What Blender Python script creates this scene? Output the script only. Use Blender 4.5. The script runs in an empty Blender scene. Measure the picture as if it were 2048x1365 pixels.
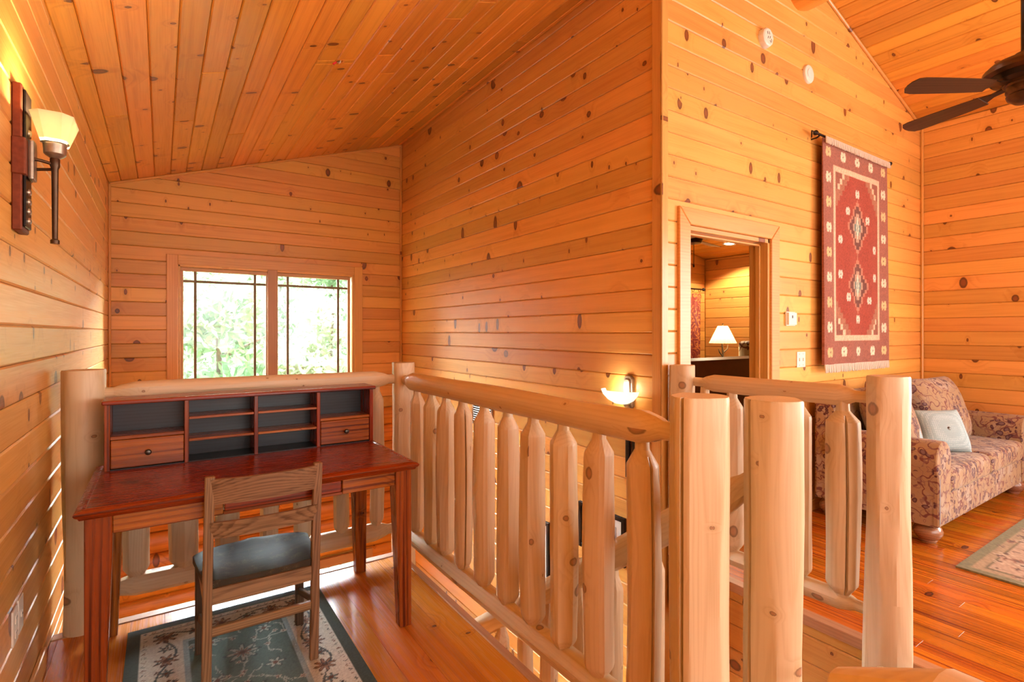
import bpy, bmesh, math, random
import numpy as np
from mathutils import Matrix, Vector, noise as mnoise

# ------------------------------------------------------------------ camera, world, lights
sc = bpy.context.scene
COL = sc.collection
H = 1.38                       # eye height above the loft floor
YAW = math.radians(33.84)
cam_d = bpy.data.cameras.new('camera'); cam = bpy.data.objects.new('camera', cam_d); COL.objects.link(cam)
cam_d.sensor_width = 36.0; cam_d.lens = 1045.5 / 2048 * 36; cam_d.shift_y = -17.0 / 2048
cam_d.clip_start = 0.05; cam_d.clip_end = 300
cam.location = (0, 0, H); cam.rotation_euler = (math.pi / 2, 0, -YAW)
sc.camera = cam
sc.view_settings.view_transform = 'Standard'; sc.view_settings.look = 'None'
sc.view_settings.gamma = 1.0; sc.view_settings.exposure = 0.50; sc.view_settings.use_curve_mapping = False
sc.cycles.use_denoising = True
sc.cycles.max_bounces = 5; sc.cycles.diffuse_bounces = 3; sc.cycles.glossy_bounces = 2
sc.cycles.use_light_tree = False; sc.cycles.use_adaptive_sampling = True; sc.cycles.adaptive_threshold = 0.08; sc.cycles.light_sampling_threshold = 0.03
sc.cycles.transparent_max_bounces = 8; sc.cycles.sample_clamp_indirect = 6.0
sc.cycles.caustics_reflective = False; sc.cycles.caustics_refractive = False

world = bpy.data.worlds.new('world'); sc.world = world; world.use_nodes = True
wn = world.node_tree.nodes; wb = wn['Background']
wb.inputs['Color'].default_value = (0.80, 0.92, 1.0, 1); wb.inputs['Strength'].default_value = 1.6

def add_light(name, kind, loc, energy, color, rot=(0, 0, 0), **kw):
    d = bpy.data.lights.new(name, kind); d.energy = energy; d.color = color
    for k, v in kw.items(): setattr(d, k, v)
    o = bpy.data.objects.new(name, d); COL.objects.link(o); o.location = loc; o.rotation_euler = rot
    return o
add_light('sun', 'SUN', (0, -20, 30), 8.5, (1.0, 0.96, 0.88), (math.radians(32), 0, math.radians(-14)), angle=0.01)
# hazy bright sky on the far side of the house: it enters by the nook window and by the lower windows
add_light('bright_sky', 'SUN', (0, 30, 12), 110.0, (0.88, 0.97, 1.0), (math.radians(-66), 0, math.radians(-12)), angle=1.5)
# daylight of the windows in the right wall beside the camera, and of those in the wall behind it
add_light('daylight_side_window', 'AREA', (6.33, -1.30, 1.55), 145, (1.0, 0.96, 0.90), (0, math.radians(90), 0),
          shape='RECTANGLE', size=2.0, size_y=2.6)
add_light('daylight_rear_window', 'AREA', (2.6, -3.08, 1.55), 95, (1.0, 0.92, 0.80), (math.radians(-90), 0, math.radians(180)),
          shape='RECTANGLE', size=5.6, size_y=2.1)
# added fill light under the loft, unseen, to brighten the lower floor
add_light('lower_floor_fill', 'AREA', (0.6, 2.4, -0.35), 45, (1.0, 0.86, 0.66), (0, 0, 0), shape='RECTANGLE', size=1.2, size_y=0.8)

# ------------------------------------------------------------------ node helpers
class NT:
    def __init__(self, name):
        self.m = bpy.data.materials.new(name); self.m.use_nodes = True
        self.t = self.m.node_tree; self.t.nodes.clear()
        self.out = self.t.nodes.new('ShaderNodeOutputMaterial')
    def n(self, typ, **kw):
        nd = self.t.nodes.new('ShaderNode' + typ)
        for k, v in kw.items(): setattr(nd, k, v)
        return nd
    def put(self, sock, v):
        if hasattr(v, 'is_output'): self.t.links.new(v, sock)
        elif isinstance(v, (tuple, list)) and len(v) == 3 and sock.type == 'RGBA': sock.default_value = (*v, 1)
        else: sock.default_value = v
    def math(self, op, a, b=None, c=None, clamp=False):
        nd = self.n('Math', operation=op, use_clamp=clamp); self.put(nd.inputs[0], a)
        if b is not None: self.put(nd.inputs[1], b)
        if c is not None: self.put(nd.inputs[2], c)
        return nd.outputs[0]
    def mix(self, f, a, b, blend='MIX'):
        nd = self.n('Mix', data_type='RGBA', blend_type=blend); self.put(nd.inputs[0], f); self.put(nd.inputs[6], a); self.put(nd.inputs[7], b)
        return nd.outputs[2]
    def sep(self, v):
        nd = self.n('SeparateXYZ'); self.put(nd.inputs[0], v); return nd.outputs
    def comb(self, x, y, z):
        nd = self.n('CombineXYZ')
        for s, v in zip(nd.inputs, (x, y, z)): self.put(s, v)
        return nd.outputs[0]
    def noise(self, vec, scale=1.0, detail=2.0, rough=0.5, dist=0.0):
        nd = self.n('TexNoise'); self.put(nd.inputs['Vector'], vec); nd.inputs['Scale'].default_value = scale
        nd.inputs['Detail'].default_value = detail; nd.inputs['Roughness'].default_value = rough; nd.inputs['Distortion'].default_value = dist
        return nd.outputs['Fac']
    def vor(self, vec, scale=1.0, feature='F1', rnd=1.0, dims='3D'):
        nd = self.n('TexVoronoi', feature=feature, voronoi_dimensions=dims); self.put(nd.inputs['Vector'], vec); nd.inputs['Scale'].default_value = scale
        if 'Randomness' in nd.inputs: nd.inputs['Randomness'].default_value = rnd
        return nd
    def ramp(self, f, stops, interp='LINEAR'):
        nd = self.n('ValToRGB'); e = nd.color_ramp.elements; nd.color_ramp.interpolation = interp
        while len(e) < len(stops): e.new(0.5)
        for el, (p, c) in zip(e, stops): el.position = p; el.color = (*c, 1) if len(c) == 3 else c
        self.put(nd.inputs[0], f); return nd.outputs[0]
    def smooth(self, v, a, b):
        nd = self.n('MapRange', interpolation_type='SMOOTHSTEP'); self.put(nd.inputs[0], v)
        nd.inputs[1].default_value = a; nd.inputs[2].default_value = b; return nd.outputs[0]
    def bsdf(self, color, rough=0.5, metal=0.0, coat=0.0, bump=None, bump_d=0.001, spec=0.5, trans=0.0, emit=None, emit_s=0.0, alpha=None, sheen=0.0):
        b = self.n('BsdfPrincipled'); self.put(b.inputs['Base Color'], color); self.put(b.inputs['Roughness'], rough)
        b.inputs['Metallic'].default_value = metal; b.inputs['Coat Weight'].default_value = coat; b.inputs['Coat Roughness'].default_value = 0.12
        b.inputs['Specular IOR Level'].default_value = spec; b.inputs['Transmission Weight'].default_value = trans
        b.inputs['Sheen Weight'].default_value = sheen
        if emit is not None: self.put(b.inputs['Emission Color'], emit); b.inputs['Emission Strength'].default_value = emit_s
        if bump is not None:
            bp = self.n('Bump'); bp.inputs['Strength'].default_value = 0.6; bp.inputs['Distance'].default_value = bump_d
            self.put(bp.inputs['Height'], bump); self.t.links.new(bp.outputs[0], b.inputs['Normal'])
        self.t.links.new(b.outputs[0], self.out.inputs[0]); return b

def wood(name, light, dark, knot=(0.10, 0.025, 0.008), freq=55.0, spread=0.10, knots=0.5, kscale=4.6, kr=0.12, rough=0.35, coat=0.0,
         contrast=0.55, tone=0.25, solid=False, stretch=1.0, streak=0.0, kdark=0.9, wav=0.045, bigc=0.7, spec=0.5):
    """Sawn wood: local X is the grain; growth rings of a tree whose heart lies off the piece, knots, and each piece its own."""
    m = NT(name)
    co = m.n('TexCoord').outputs['Object']; r = m.n('ObjectInfo').outputs['Random']
    x, y, z = m.sep(co)
    f1 = m.math('FRACT', m.math('MULTIPLY', r, 7.13)); f2 = m.math('FRACT', m.math('MULTIPLY', r, 31.7)); f3 = m.math('FRACT', m.math('MULTIPLY', r, 113.3))
    xo = m.math('ADD', x, m.math('MULTIPLY', r, 61.0))
    lf = m.n('TexNoise', noise_dimensions='3D'); m.put(lf.inputs['Vector'], m.comb(m.math('MULTIPLY', xo, 0.95 * stretch), m.math('MULTIPLY', y, 5.5), m.math('MULTIPLY', z, 5.5)))
    lf.inputs['Scale'].default_value = 1.0; lf.inputs['Detail'].default_value = 2.0
    ls = m.n('SeparateColor'); m.t.links.new(lf.outputs['Color'], ls.inputs[0])
    warp = m.math('SUBTRACT', ls.outputs[0], 0.5); big = ls.outputs[1]
    fib = m.noise(m.comb(m.math('MULTIPLY', xo, 5.0), m.math('MULTIPLY', y, 190.0), m.math('MULTIPLY', z, 190.0)), 1.0, 0.0)
    oy = m.math('MULTIPLY', m.math('SUBTRACT', f1, 0.5), spread * 1.6)
    oz = m.math('MULTIPLY_ADD', f2, spread * 0.9, 0.012 if solid else spread * 0.35)
    yy = m.math('ADD', m.math('ADD', y, oy), m.math('MULTIPLY', warp, wav))
    zz = m.math('ADD', m.math('ADD', z, oz), m.math('MULTIPLY', warp, wav * 0.6))
    rad = m.math('SQRT', m.math('ADD', m.math('MULTIPLY', yy, yy), m.math('MULTIPLY', zz, zz)))
    # knots
    ks = m.math('MULTIPLY_ADD', f3, 0.7, 0.75)
    kx = m.math('MULTIPLY', xo, ks)
    ky = m.math('MULTIPLY', m.math('ARCTAN2', z, y), 0.075) if solid else m.math('MULTIPLY', y, m.math('MULTIPLY_ADD', f1, 0.6, 0.40))
    kv = m.comb(kx, m.math('MULTIPLY_ADD', f1, 9.0, ky), 0.0)
    v = m.vor(kv, kscale, dims='2D')
    kn = m.math('ADD', v.outputs['Distance'], m.math('MULTIPLY', m.math('SUBTRACT', fib, 0.5), 0.025))
    csep = m.n('SeparateColor'); m.t.links.new(v.outputs['Color'], csep.inputs[0])
    on = m.math('LESS_THAN', csep.outputs[0], knots)
    size = m.math('MULTIPLY_ADD', m.math('POWER', csep.outputs[1], 2.2), kr * 1.25, kr * 0.28)
    kd = m.math('DIVIDE', kn, size)
    kmask = m.math('MULTIPLY', on, m.smooth(kd, 1.05, 0.82))
    halo = m.math('MULTIPLY', on, m.smooth(kd, 4.2, 0.6))
    rings = m.math('ADD', m.math('MULTIPLY', rad, freq), m.math('MULTIPLY', halo, 1.4))
    rings = m.math('ADD', rings, m.math('MULTIPLY', fib, 0.35))
    saw = m.math('FRACT', rings)
    late = m.ramp(saw, [(0.0, (0.75,) * 3), (0.12, (0.0,) * 3), (0.55, (0.15,) * 3), (0.93, (1.0,) * 3), (1.0, (0.75,) * 3)])
    f = m.math('MULTIPLY', late, contrast)
    f = m.math('ADD', f, m.math('MULTIPLY', m.math('SUBTRACT', fib, 0.5), 0.35))
    f = m.math('ADD', f, m.math('MULTIPLY', m.math('SUBTRACT', big, 0.5), bigc))
    if streak:
        st = m.noise(m.comb(m.math('MULTIPLY', xo, 0.9), m.math('MULTIPLY', y, 55.0), m.math('MULTIPLY', z, 55.0)), 1.0, 1.0, 0.6)
        f = m.math('ADD', f, m.math('MULTIPLY', m.smooth(st, 0.52, 0.74), streak))
    f = m.math('ADD', f, m.math('MULTIPLY', halo, 0.22))
    f = m.math('ADD', f, 0.0, clamp=True)
    c = m.mix(f, light, dark)
    br = m.math('MULTIPLY_ADD', m.math('SUBTRACT', f2, 0.5), tone, 1.0)
    hs = m.n('HueSaturation'); m.put(hs.inputs['Value'], br); m.put(hs.inputs['Hue'], m.math('MULTIPLY_ADD', m.math('SUBTRACT', f3, 0.5), 0.016, 0.5)); m.put(hs.inputs['Color'], c)
    kin = m.mix(m.smooth(kd, 0.35, 0.85), tuple(min(1, k * 2.6) for k in knot), knot)
    c = m.mix(m.math('MULTIPLY', kmask, kdark), hs.outputs[0], kin)
    m.bsdf(c, m.math('MULTIPLY_ADD', fib, 0.12, rough - 0.06), coat=coat, spec=spec)
    return m.m

def plain(name, color, rough=0.5, metal=0.0, coat=0.0, var=0.12, scale=40.0, emit=None, emit_s=0.0, bump=0.0, sheen=0.0, trans=0.0):
    m = NT(name); co = m.n('TexCoord').outputs['Object']
    n = m.noise(co, scale, 3.0)
    c = m.mix(m.math('MULTIPLY', n, 1.0), tuple(k * (1 - var) for k in color), tuple(min(1, k * (1 + var)) for k in color))
    m.bsdf(c, rough, metal, coat, bump=n if bump else None, bump_d=bump, emit=emit, emit_s=emit_s, sheen=sheen, trans=trans)
    return m.m

M = {}
PK = (0.085, 0.020, 0.007)
M['wall'] = wood('pine_wall', (0.80, 0.400, 0.105), (0.52, 0.180, 0.022), PK, freq=34, knots=0.50, rough=0.33, contrast=0.22, tone=0.34, spec=0.5)
M['ceil'] = wood('pine_ceiling', (0.74, 0.315, 0.050), (0.43, 0.125, 0.010), PK, freq=34, knots=0.50, rough=0.34, contrast=0.26, tone=0.36)
M['trim'] = wood('pine_trim', (0.74, 0.375, 0.105), (0.52, 0.20, 0.035), PK, freq=50, knots=0.14, rough=0.32, contrast=0.32, tone=0.12)
M['log'] = wood('peeled_log', (0.74, 0.575, 0.385), (0.55, 0.365, 0.185), (0.15, 0.065, 0.03), freq=110, spread=0.02, knots=0.42, kscale=5.0, kr=0.12, rough=0.42, contrast=0.30, tone=0.10, solid=True, stretch=1.0, kdark=0.75, wav=0.05)
M['floor'] = wood('floor_pine', (0.60, 0.215, 0.028), (0.30, 0.072, 0.008), (0.040, 0.010, 0.004), freq=38, knots=0.5, rough=0.27, spec=0.22, contrast=0.4, tone=0.38)
M['floor2'] = wood('floor_heart_pine', (0.62, 0.175, 0.012), (0.24, 0.036, 0.004), (0.05, 0.010, 0.004), freq=70, knots=0.14, rough=0.25, contrast=0.5, tone=0.45, streak=1.1)
M['desk'] = wood('desk_wood', (0.30, 0.046, 0.006), (0.085, 0.010, 0.002), (0.03, 0.006, 0.003), freq=46, knots=0.08, rough=0.26, coat=0.06, contrast=0.5, tone=0.3, streak=0.9)
M['deskfront'] = wood('desk_front_wood', (0.44, 0.135, 0.022), (0.15, 0.030, 0.006), (0.03, 0.006, 0.003), freq=46, knots=0.14, rough=0.28, coat=0.15, contrast=0.6, tone=0.25, streak=0.9)
M['hutchin'] = wood('hutch_inside', (0.020, 0.024, 0.034), (0.007, 0.008, 0.012), (0.01, 0.005, 0.004), freq=60, knots=0.05, rough=0.36, coat=0.0, contrast=0.5)  # dark stain, with the blue of reflected sky put into the colour
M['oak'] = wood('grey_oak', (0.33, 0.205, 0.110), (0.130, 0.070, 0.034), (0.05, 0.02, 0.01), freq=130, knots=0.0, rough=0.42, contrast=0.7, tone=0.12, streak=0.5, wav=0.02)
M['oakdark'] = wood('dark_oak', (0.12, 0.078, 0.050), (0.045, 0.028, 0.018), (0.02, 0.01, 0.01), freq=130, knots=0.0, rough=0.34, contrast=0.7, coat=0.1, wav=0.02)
M['logwall'] = wood('log_siding', (0.72, 0.27, 0.040), (0.40, 0.10, 0.010), PK, freq=42, knots=0.35, rough=0.36, contrast=0.5, tone=0.25)
M['bronze'] = plain('bronze', (0.085, 0.045, 0.024), 0.38, 0.75, var=0.35, scale=30)
M['rust'] = plain('rust_iron', (0.20, 0.045, 0.018), 0.55, 0.5, var=0.4, scale=60, bump=0.001)
M['blackmetal'] = plain('black_metal', (0.022, 0.016, 0.014), 0.35, 0.7, var=0.3)
M['silver'] = plain('aged_silver', (0.42, 0.36, 0.28), 0.35, 0.8, var=0.3)
M['white'] = plain('white_plastic', (0.80, 0.76, 0.68), 0.4, var=0.03)
M['slot'] = plain('dark_slot', (0.03, 0.028, 0.025), 0.6)
M['fanblade'] = wood('fan_blade_wood', (0.075, 0.028, 0.012), (0.03, 0.010, 0.005), freq=60, knots=0, rough=0.35, contrast=0.5)
M['leather'] = plain('leather', (0.085, 0.016, 0.007), 0.42, coat=0.1, var=0.4, scale=14)
M['darkwood'] = wood('dark_wood', (0.060, 0.024, 0.014), (0.024, 0.010, 0.006), freq=60, knots=0, rough=0.35)
M['paper'] = plain('mat_board', (0.75, 0.72, 0.68), 0.8, var=0.05)
M['muntin'] = plain('muntin', (0.20, 0.14, 0.075), 0.5)
M['sash'] = wood('sash_wood', (0.56, 0.32, 0.15), (0.40, 0.19, 0.075), PK, freq=80, knots=0.0, rough=0.4, contrast=0.4)
M['twig'] = plain('twig', (0.06, 0.035, 0.02), 0.8, var=0.4)
M['redcap'] = plain('red_wire_nut', (0.75, 0.02, 0.03), 0.4)
M['knob'] = plain('pewter_knob', (0.10, 0.09, 0.08), 0.3, 0.85)
M['nail'] = plain('nailhead', (0.20, 0.22, 0.28), 0.3, 0.8)
M['fringe'] = plain('fringe_yarn', (0.74, 0.62, 0.52), 0.9, var=0.2, scale=200)
M['bunfoot'] = wood('bun_foot', (0.33, 0.145, 0.075), (0.15, 0.055, 0.03), freq=60, knots=0, rough=0.25, coat=0.4)
M['nosing'] = wood('nosing', (0.52, 0.27, 0.14), (0.34, 0.15, 0.07), PK, freq=60, knots=0.1, rough=0.35, contrast=0.4)
M['bulb'] = plain('lit_bulb', (1, 0.9, 0.7), 0.5, emit=(1.0, 0.78, 0.42), emit_s=9.0)
M['litdisc'] = plain('lit_disc', (1, 0.9, 0.75), 0.5, emit=(1.0, 0.86, 0.62), emit_s=6.0)

def shade_mat(name, color, emit, s, tr=0.45):
    m = NT(name); co = m.n('TexCoord').outputs['Object']
    n = m.noise(co, 18.0, 3.0)
    c = m.mix(n, tuple(k * 0.85 for k in color), color)
    d = m.n('BsdfDiffuse'); m.put(d.inputs[0], c); t = m.n('BsdfTranslucent'); m.put(t.inputs[0], c)
    mx = m.n('MixShader'); mx.inputs[0].default_value = tr; m.t.links.new(d.outputs[0], mx.inputs[1]); m.t.links.new(t.outputs[0], mx.inputs[2])
    g = m.n('BsdfGlossy'); g.inputs['Roughness'].default_value = 0.2
    m2 = m.n('MixShader'); m2.inputs[0].default_value = 0.05; m.t.links.new(mx.outputs[0], m2.inputs[1]); m.t.links.new(g.outputs[0], m2.inputs[2])
    e = m.n('Emission'); m.put(e.inputs[0], emit); e.inputs[1].default_value = s
    ad = m.n('AddShader'); m.t.links.new(m2.outputs[0], ad.inputs[0]); m.t.links.new(e.outputs[0], ad.inputs[1])
    m.t.links.new(ad.outputs[0], m.out.inputs[0]); return m.m
M['shade'] = shade_mat('amber_glass', (0.84, 0.74, 0.52), (1.0, 0.80, 0.48), 0.10)
M['bowl'] = shade_mat('alabaster_glass', (0.85, 0.85, 0.78), (0.90, 1.0, 0.90), 0.35)
M['lampshade'] = shade_mat('linen_shade', (0.85, 0.70, 0.45), (1.0, 0.72, 0.32), 0.55)

def glass_mat():
    m = NT('window_glass'); t = m.n('BsdfTransparent'); g = m.n('BsdfGlossy'); g.inputs['Roughness'].default_value = 0.02
    n = m.noise(m.n('TexCoord').outputs['Object'], 3.0); m.put(t.inputs[0], m.mix(n, (0.96, 0.98, 0.98), (1, 1, 1)))
    mx = m.n('MixShader'); mx.inputs[0].default_value = 0.05
    m.t.links.new(t.outputs[0], mx.inputs[1]); m.t.links.new(g.outputs[0], mx.inputs[2]); m.t.links.new(mx.outputs[0], m.out.inputs[0]); return m.m
M['glass'] = glass_mat()

def seat_mat():
    m = NT('worn_seat'); co = m.n('TexCoord').outputs['Object']; x, y, z = m.sep(co)
    f = m.noise(m.comb(m.math('MULTIPLY', x, 8.0), m.math('MULTIPLY', y, 120.0), z), 1.0, 3.0)
    n = m.noise(co, 14.0, 5.0, 0.7); sp = m.vor(co, 160.0).outputs['Distance']
    c = m.mix(f, (0.030, 0.026, 0.020), (0.075, 0.058, 0.038))
    c = m.mix(m.smooth(n, 0.50, 0.72), c, (0.13, 0.11, 0.06))
    c = m.mix(m.math('MULTIPLY', m.smooth(sp, 0.16, 0.08), m.smooth(n, 0.45, 0.6)), c, (0.36, 0.30, 0.19))
    m.bsdf(c, m.math('MULTIPLY_ADD', n, 0.3, 0.34), coat=0.0, spec=0.15, bump=n, bump_d=0.001); return m.m
M['seat'] = seat_mat()

def fabric_mat():
    m = NT('floral_fabric'); co = m.n('TexCoord').outputs['Object']
    n = m.n('TexNoise'); m.put(n.inputs['Vector'], co); n.inputs['Scale'].default_value = 9.0
    vm = m.n('VectorMath', operation='MULTIPLY_ADD'); m.put(vm.inputs[0], n.outputs['Color']); vm.inputs[1].default_value = (0.05,) * 3; m.put(vm.inputs[2], co)
    w = vm.outputs[0]
    big = m.vor(w, 5.4).outputs['Distance']; pet = m.vor(w, 24.0); pd = pet.outputs['Distance']
    sc_ = m.n('SeparateColor'); m.t.links.new(pet.outputs['Color'], sc_.inputs[0])
    base = m.mix(m.noise(co, 260.0, 2.0), (0.31, 0.19, 0.105), (0.43, 0.285, 0.165))
    base = m.mix(m.math('MULTIPLY', m.smooth(m.noise(w, 6.0, 2.0), 0.5, 0.66), 0.5), base, (0.43, 0.37, 0.33))
    iso = m.math('ABSOLUTE', m.math('SUBTRACT', m.noise(w, 11.0, 1.5), 0.5))
    vine = m.smooth(iso, 0.030, 0.012)
    base = m.mix(m.math('MULTIPLY', vine, 0.85), base, (0.15, 0.035, 0.045))
    iso2 = m.math('ABSOLUTE', m.math('SUBTRACT', m.noise(w, 17.0, 1.0), 0.46))
    base = m.mix(m.math('MULTIPLY', m.smooth(iso2, 0.030, 0.010), 0.75), base, (0.24, 0.13, 0.11))
    flower = m.smooth(big, 0.52, 0.46)
    petal = m.math('MULTIPLY', flower, m.smooth(pd, 0.50, 0.44))
    pc = m.mix(m.smooth(pd, 0.20, 0.42), (0.20, 0.12, 0.12), (0.085, 0.030, 0.040))
    c = m.mix(m.math('MULTIPLY', petal, m.math('LESS_THAN', sc_.outputs[0], 0.72)), base, pc)
    m.bsdf(c, 0.85, bump=m.noise(co, 500.0, 1.0), bump_d=0.0006, spec=0.2, sheen=0.2); return m.m
M['fabric'] = fabric_mat()

def pale_mat():
    m = NT('pale_blue_weave'); co = m.n('TexCoord').outputs['Object']
    v = m.vor(co, 75.0, rnd=0.15).outputs['Distance']
    c = m.mix(m.smooth(v, 0.25, 0.5), (0.48, 0.58, 0.60), (0.34, 0.44, 0.47))
    m.bsdf(c, 0.8, bump=v, bump_d=0.002, spec=0.2); return m.m
M['paleblue'] = pale_mat()

def curtain_mat():
    m = NT('red_curtain'); co = m.n('TexCoord').outputs['Object']
    iso = m.math('ABSOLUTE', m.math('SUBTRACT', m.noise(co, 9.0, 2.0, dist=1.5), 0.5))
    c = m.mix(m.smooth(iso, 0.05, 0.02), (0.22, 0.015, 0.008), (0.62, 0.18, 0.03))
    m.bsdf(c, 0.6, sheen=0.2); return m.m
M['curtain'] = curtain_mat()

def vcol_mat(name, rough=0.95, bump=0.0015, scale=420.0):
    m = NT(name); a = m.n('Attribute', attribute_name='weave'); co = m.n('TexCoord').outputs['Object']
    n = m.noise(co, scale, 2.0); n2 = m.noise(co, 30.0, 3.0)
    c = m.mix(1.0, a.outputs['Color'], m.mix(n, (0.72,) * 3, (1.15,) * 3), 'MULTIPLY')
    c = m.mix(0.35, c, m.mix(n2, (0.6,) * 3, (1.0,) * 3), 'MULTIPLY')
    m.bsdf(c, rough, bump=n, bump_d=bump, spec=0.15, sheen=0.15); return m.m
M['weave'] = vcol_mat('woven_wool')

def leaf_mat(name, a, b):
    m = NT(name); r = m.noise(m.n('TexCoord').outputs['Object'], 1.3, 4.0)
    c = m.mix(r, a, b); d = m.n('BsdfDiffuse'); m.put(d.inputs[0], c); t = m.n('BsdfTranslucent'); m.put(t.inputs[0], c)
    mx = m.n('MixShader'); mx.inputs[0].default_value = 0.35; m.t.links.new(d.outputs[0], mx.inputs[1]); m.t.links.new(t.outputs[0], mx.inputs[2])
    m.t.links.new(mx.outputs[0], m.out.inputs[0]); return m.m
M['leaf1'] = leaf_mat('leaf_green', (0.16, 0.30, 0.17), (0.50, 0.66, 0.42))
M['leaf2'] = leaf_mat('leaf_pale', (0.30, 0.40, 0.24), (0.72, 0.78, 0.60))
M['bark'] = plain('bark', (0.22, 0.19, 0.17), 0.9, var=0.4, scale=8)
M['hill'] = plain('hill_litter', (0.36, 0.38, 0.32), 0.95, var=0.6, scale=2.5)

# ------------------------------------------------------------------ object helpers
WM = {}            # world matrix of everything built
def link(name, me, mat, M4=None, parent=None):
    o = bpy.data.objects.new(name, me); COL.objects.link(o)
    if me is not None and mat is not None and not me.materials: me.materials.append(M[mat] if isinstance(mat, str) else mat)
    M4 = M4 or Matrix()
    if parent is not None:
        o.parent = parent; o.matrix_basis = WM[parent.name].inverted() @ M4
    else: o.matrix_basis = M4
    WM[o.name] = M4.copy()
    return o
def tag(o, label, cat, group=None):
    o['label'] = label; o['category'] = cat
    if group: o['group'] = group
    return o
def struct(o): o['kind'] = 'structure'; return o
def thing(name, loc, label, cat, group=None, rz=0.0):
    o = bpy.data.objects.new(name, None); COL.objects.link(o); o.empty_display_size = 0.1
    m4 = Matrix.Translation(loc) @ Matrix.Rotation(rz, 4, 'Z'); o.matrix_basis = m4; WM[o.name] = m4
    return tag(o, label, cat, group)
def mesh(name, vs, fs, smooth=False, sharp=None):
    me = bpy.data.meshes.new(name); me.from_pydata([tuple(v) for v in vs], [], [tuple(f) for f in fs]); me.update()
    if smooth:
        me.polygons.foreach_set('use_smooth', [True] * len(me.polygons))
        if sharp: me.set_sharp_from_angle(angle=math.radians(sharp))
    return me
def frame(o, xa, ya, za):
    return Matrix(((xa[0], ya[0], za[0], o[0]), (xa[1], ya[1], za[1], o[1]), (xa[2], ya[2], za[2], o[2]), (0, 0, 0, 1)))
def box_mesh(name, dx, dy, dz, bev=0.0, seg=1):
    bm = bmesh.new(); bmesh.ops.create_cube(bm, size=1.0)
    for v in bm.verts: v.co.x *= dx; v.co.y *= dy; v.co.z *= dz
    if bev > 0: bmesh.ops.bevel(bm, geom=bm.edges[:], offset=min(bev, 0.45 * min(dx, dy, dz)), segments=seg, affect='EDGES', profile=0.6)
    me = bpy.data.meshes.new(name); bm.to_mesh(me); bm.free(); return me
AX = {0: ((1, 0, 0), (0, 1, 0), (0, 0, 1)), 1: ((0, 1, 0), (-1, 0, 0), (0, 0, 1)), 2: ((0, 0, 1), (0, 1, 0), (-1, 0, 0))}
def box(name, lo, hi, mat, parent=None, bev=0.003, grain=None, rot=None, seg=1):
    """World-axis box from corner lo to hi; its local X lies along the grain (the longest side)."""
    c = [(a + b) / 2 for a, b in zip(lo, hi)]; d = [abs(b - a) for a, b in zip(lo, hi)]
    g = grain if grain is not None else max(range(3), key=lambda i: d[i])
    ax = AX[g]; dims = [sum(abs(ax[i][k]) * d[k] for k in range(3)) for i in range(3)]
    m4 = frame(c, *ax)
    if rot is not None: m4 = rot @ m4
    return link(name, box_mesh(name, *dims, bev, seg), mat, m4, parent)
def beam(name, p0, p1, w, t, mat, parent=None, up=(0, 0, 1), bev=0.003):
    p0, p1 = Vector(p0), Vector(p1); x = (p1 - p0).normalized(); y = Vector(up).cross(x).normalized(); z = x.cross(y)
    return link(name, box_mesh(name, (p1 - p0).length, w, t, bev), mat, frame((p0 + p1) / 2, x, y, z), parent)
def lathe_mesh(name, prof, seg=24, smooth=True, sharp=35, cap=True, a0=0.0, a1=2 * math.pi):
    vs, fs = [], []; full = abs(a1 - a0 - 2 * math.pi) < 1e-6; n = seg if full else seg + 1
    for r, z in prof:
        for i in range(n):
            a = a0 + (a1 - a0) * i / seg; vs.append((r * math.cos(a), r * math.sin(a), z))
    for k in range(len(prof) - 1):
        for i in range(seg):
            j = (i + 1) % n; fs.append((k * n + i, k * n + j, (k + 1) * n + j, (k + 1) * n + i))
    if cap and full: fs.append(tuple(range(n - 1, -1, -1))); fs.append(tuple((len(prof) - 1) * n + i for i in range(n)))
    return mesh(name, vs, fs, smooth, sharp)
def lathe(name, prof, base, mat, parent=None, seg=24, m4=None, **kw):
    return link(name, lathe_mesh(name, prof, seg, **kw), mat, m4 or Matrix.Translation(base), parent)
def tube(name, pts, r, mat, parent=None, seg=10, closed=False):
    pts = [Vector(p) for p in pts]; c = sum(pts, Vector()) / len(pts); vs, fs = [], []
    prev = None
    for i, p in enumerate(pts):
        d = (pts[min(i + 1, len(pts) - 1)] - pts[max(i - 1, 0)]).normalized()
        a = (prev if prev is not None else (Vector((0, 0, 1)) if abs(d.z) < 0.9 else Vector((1, 0, 0))))
        n1 = (a - d * a.dot(d)).normalized(); prev = n1; n2 = d.cross(n1); rr = r[i] if isinstance(r, (list, tuple)) else r
        for k in range(seg):
            t = 2 * math.pi * k / seg; vs.append(p - c + (n1 * math.cos(t) + n2 * math.sin(t)) * rr)
    for i in range(len(pts) - 1):
        for k in range(seg): j = (k + 1) % seg; fs.append((i * seg + k, i * seg + j, (i + 1) * seg + j, (i + 1) * seg + k))
    fs.append(tuple(range(seg - 1, -1, -1))); fs.append(tuple((len(pts) - 1) * seg + k for k in range(seg)))
    return link(name, mesh(name, vs, fs, True, 50), mat, Matrix.Translation(c), parent)

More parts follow.
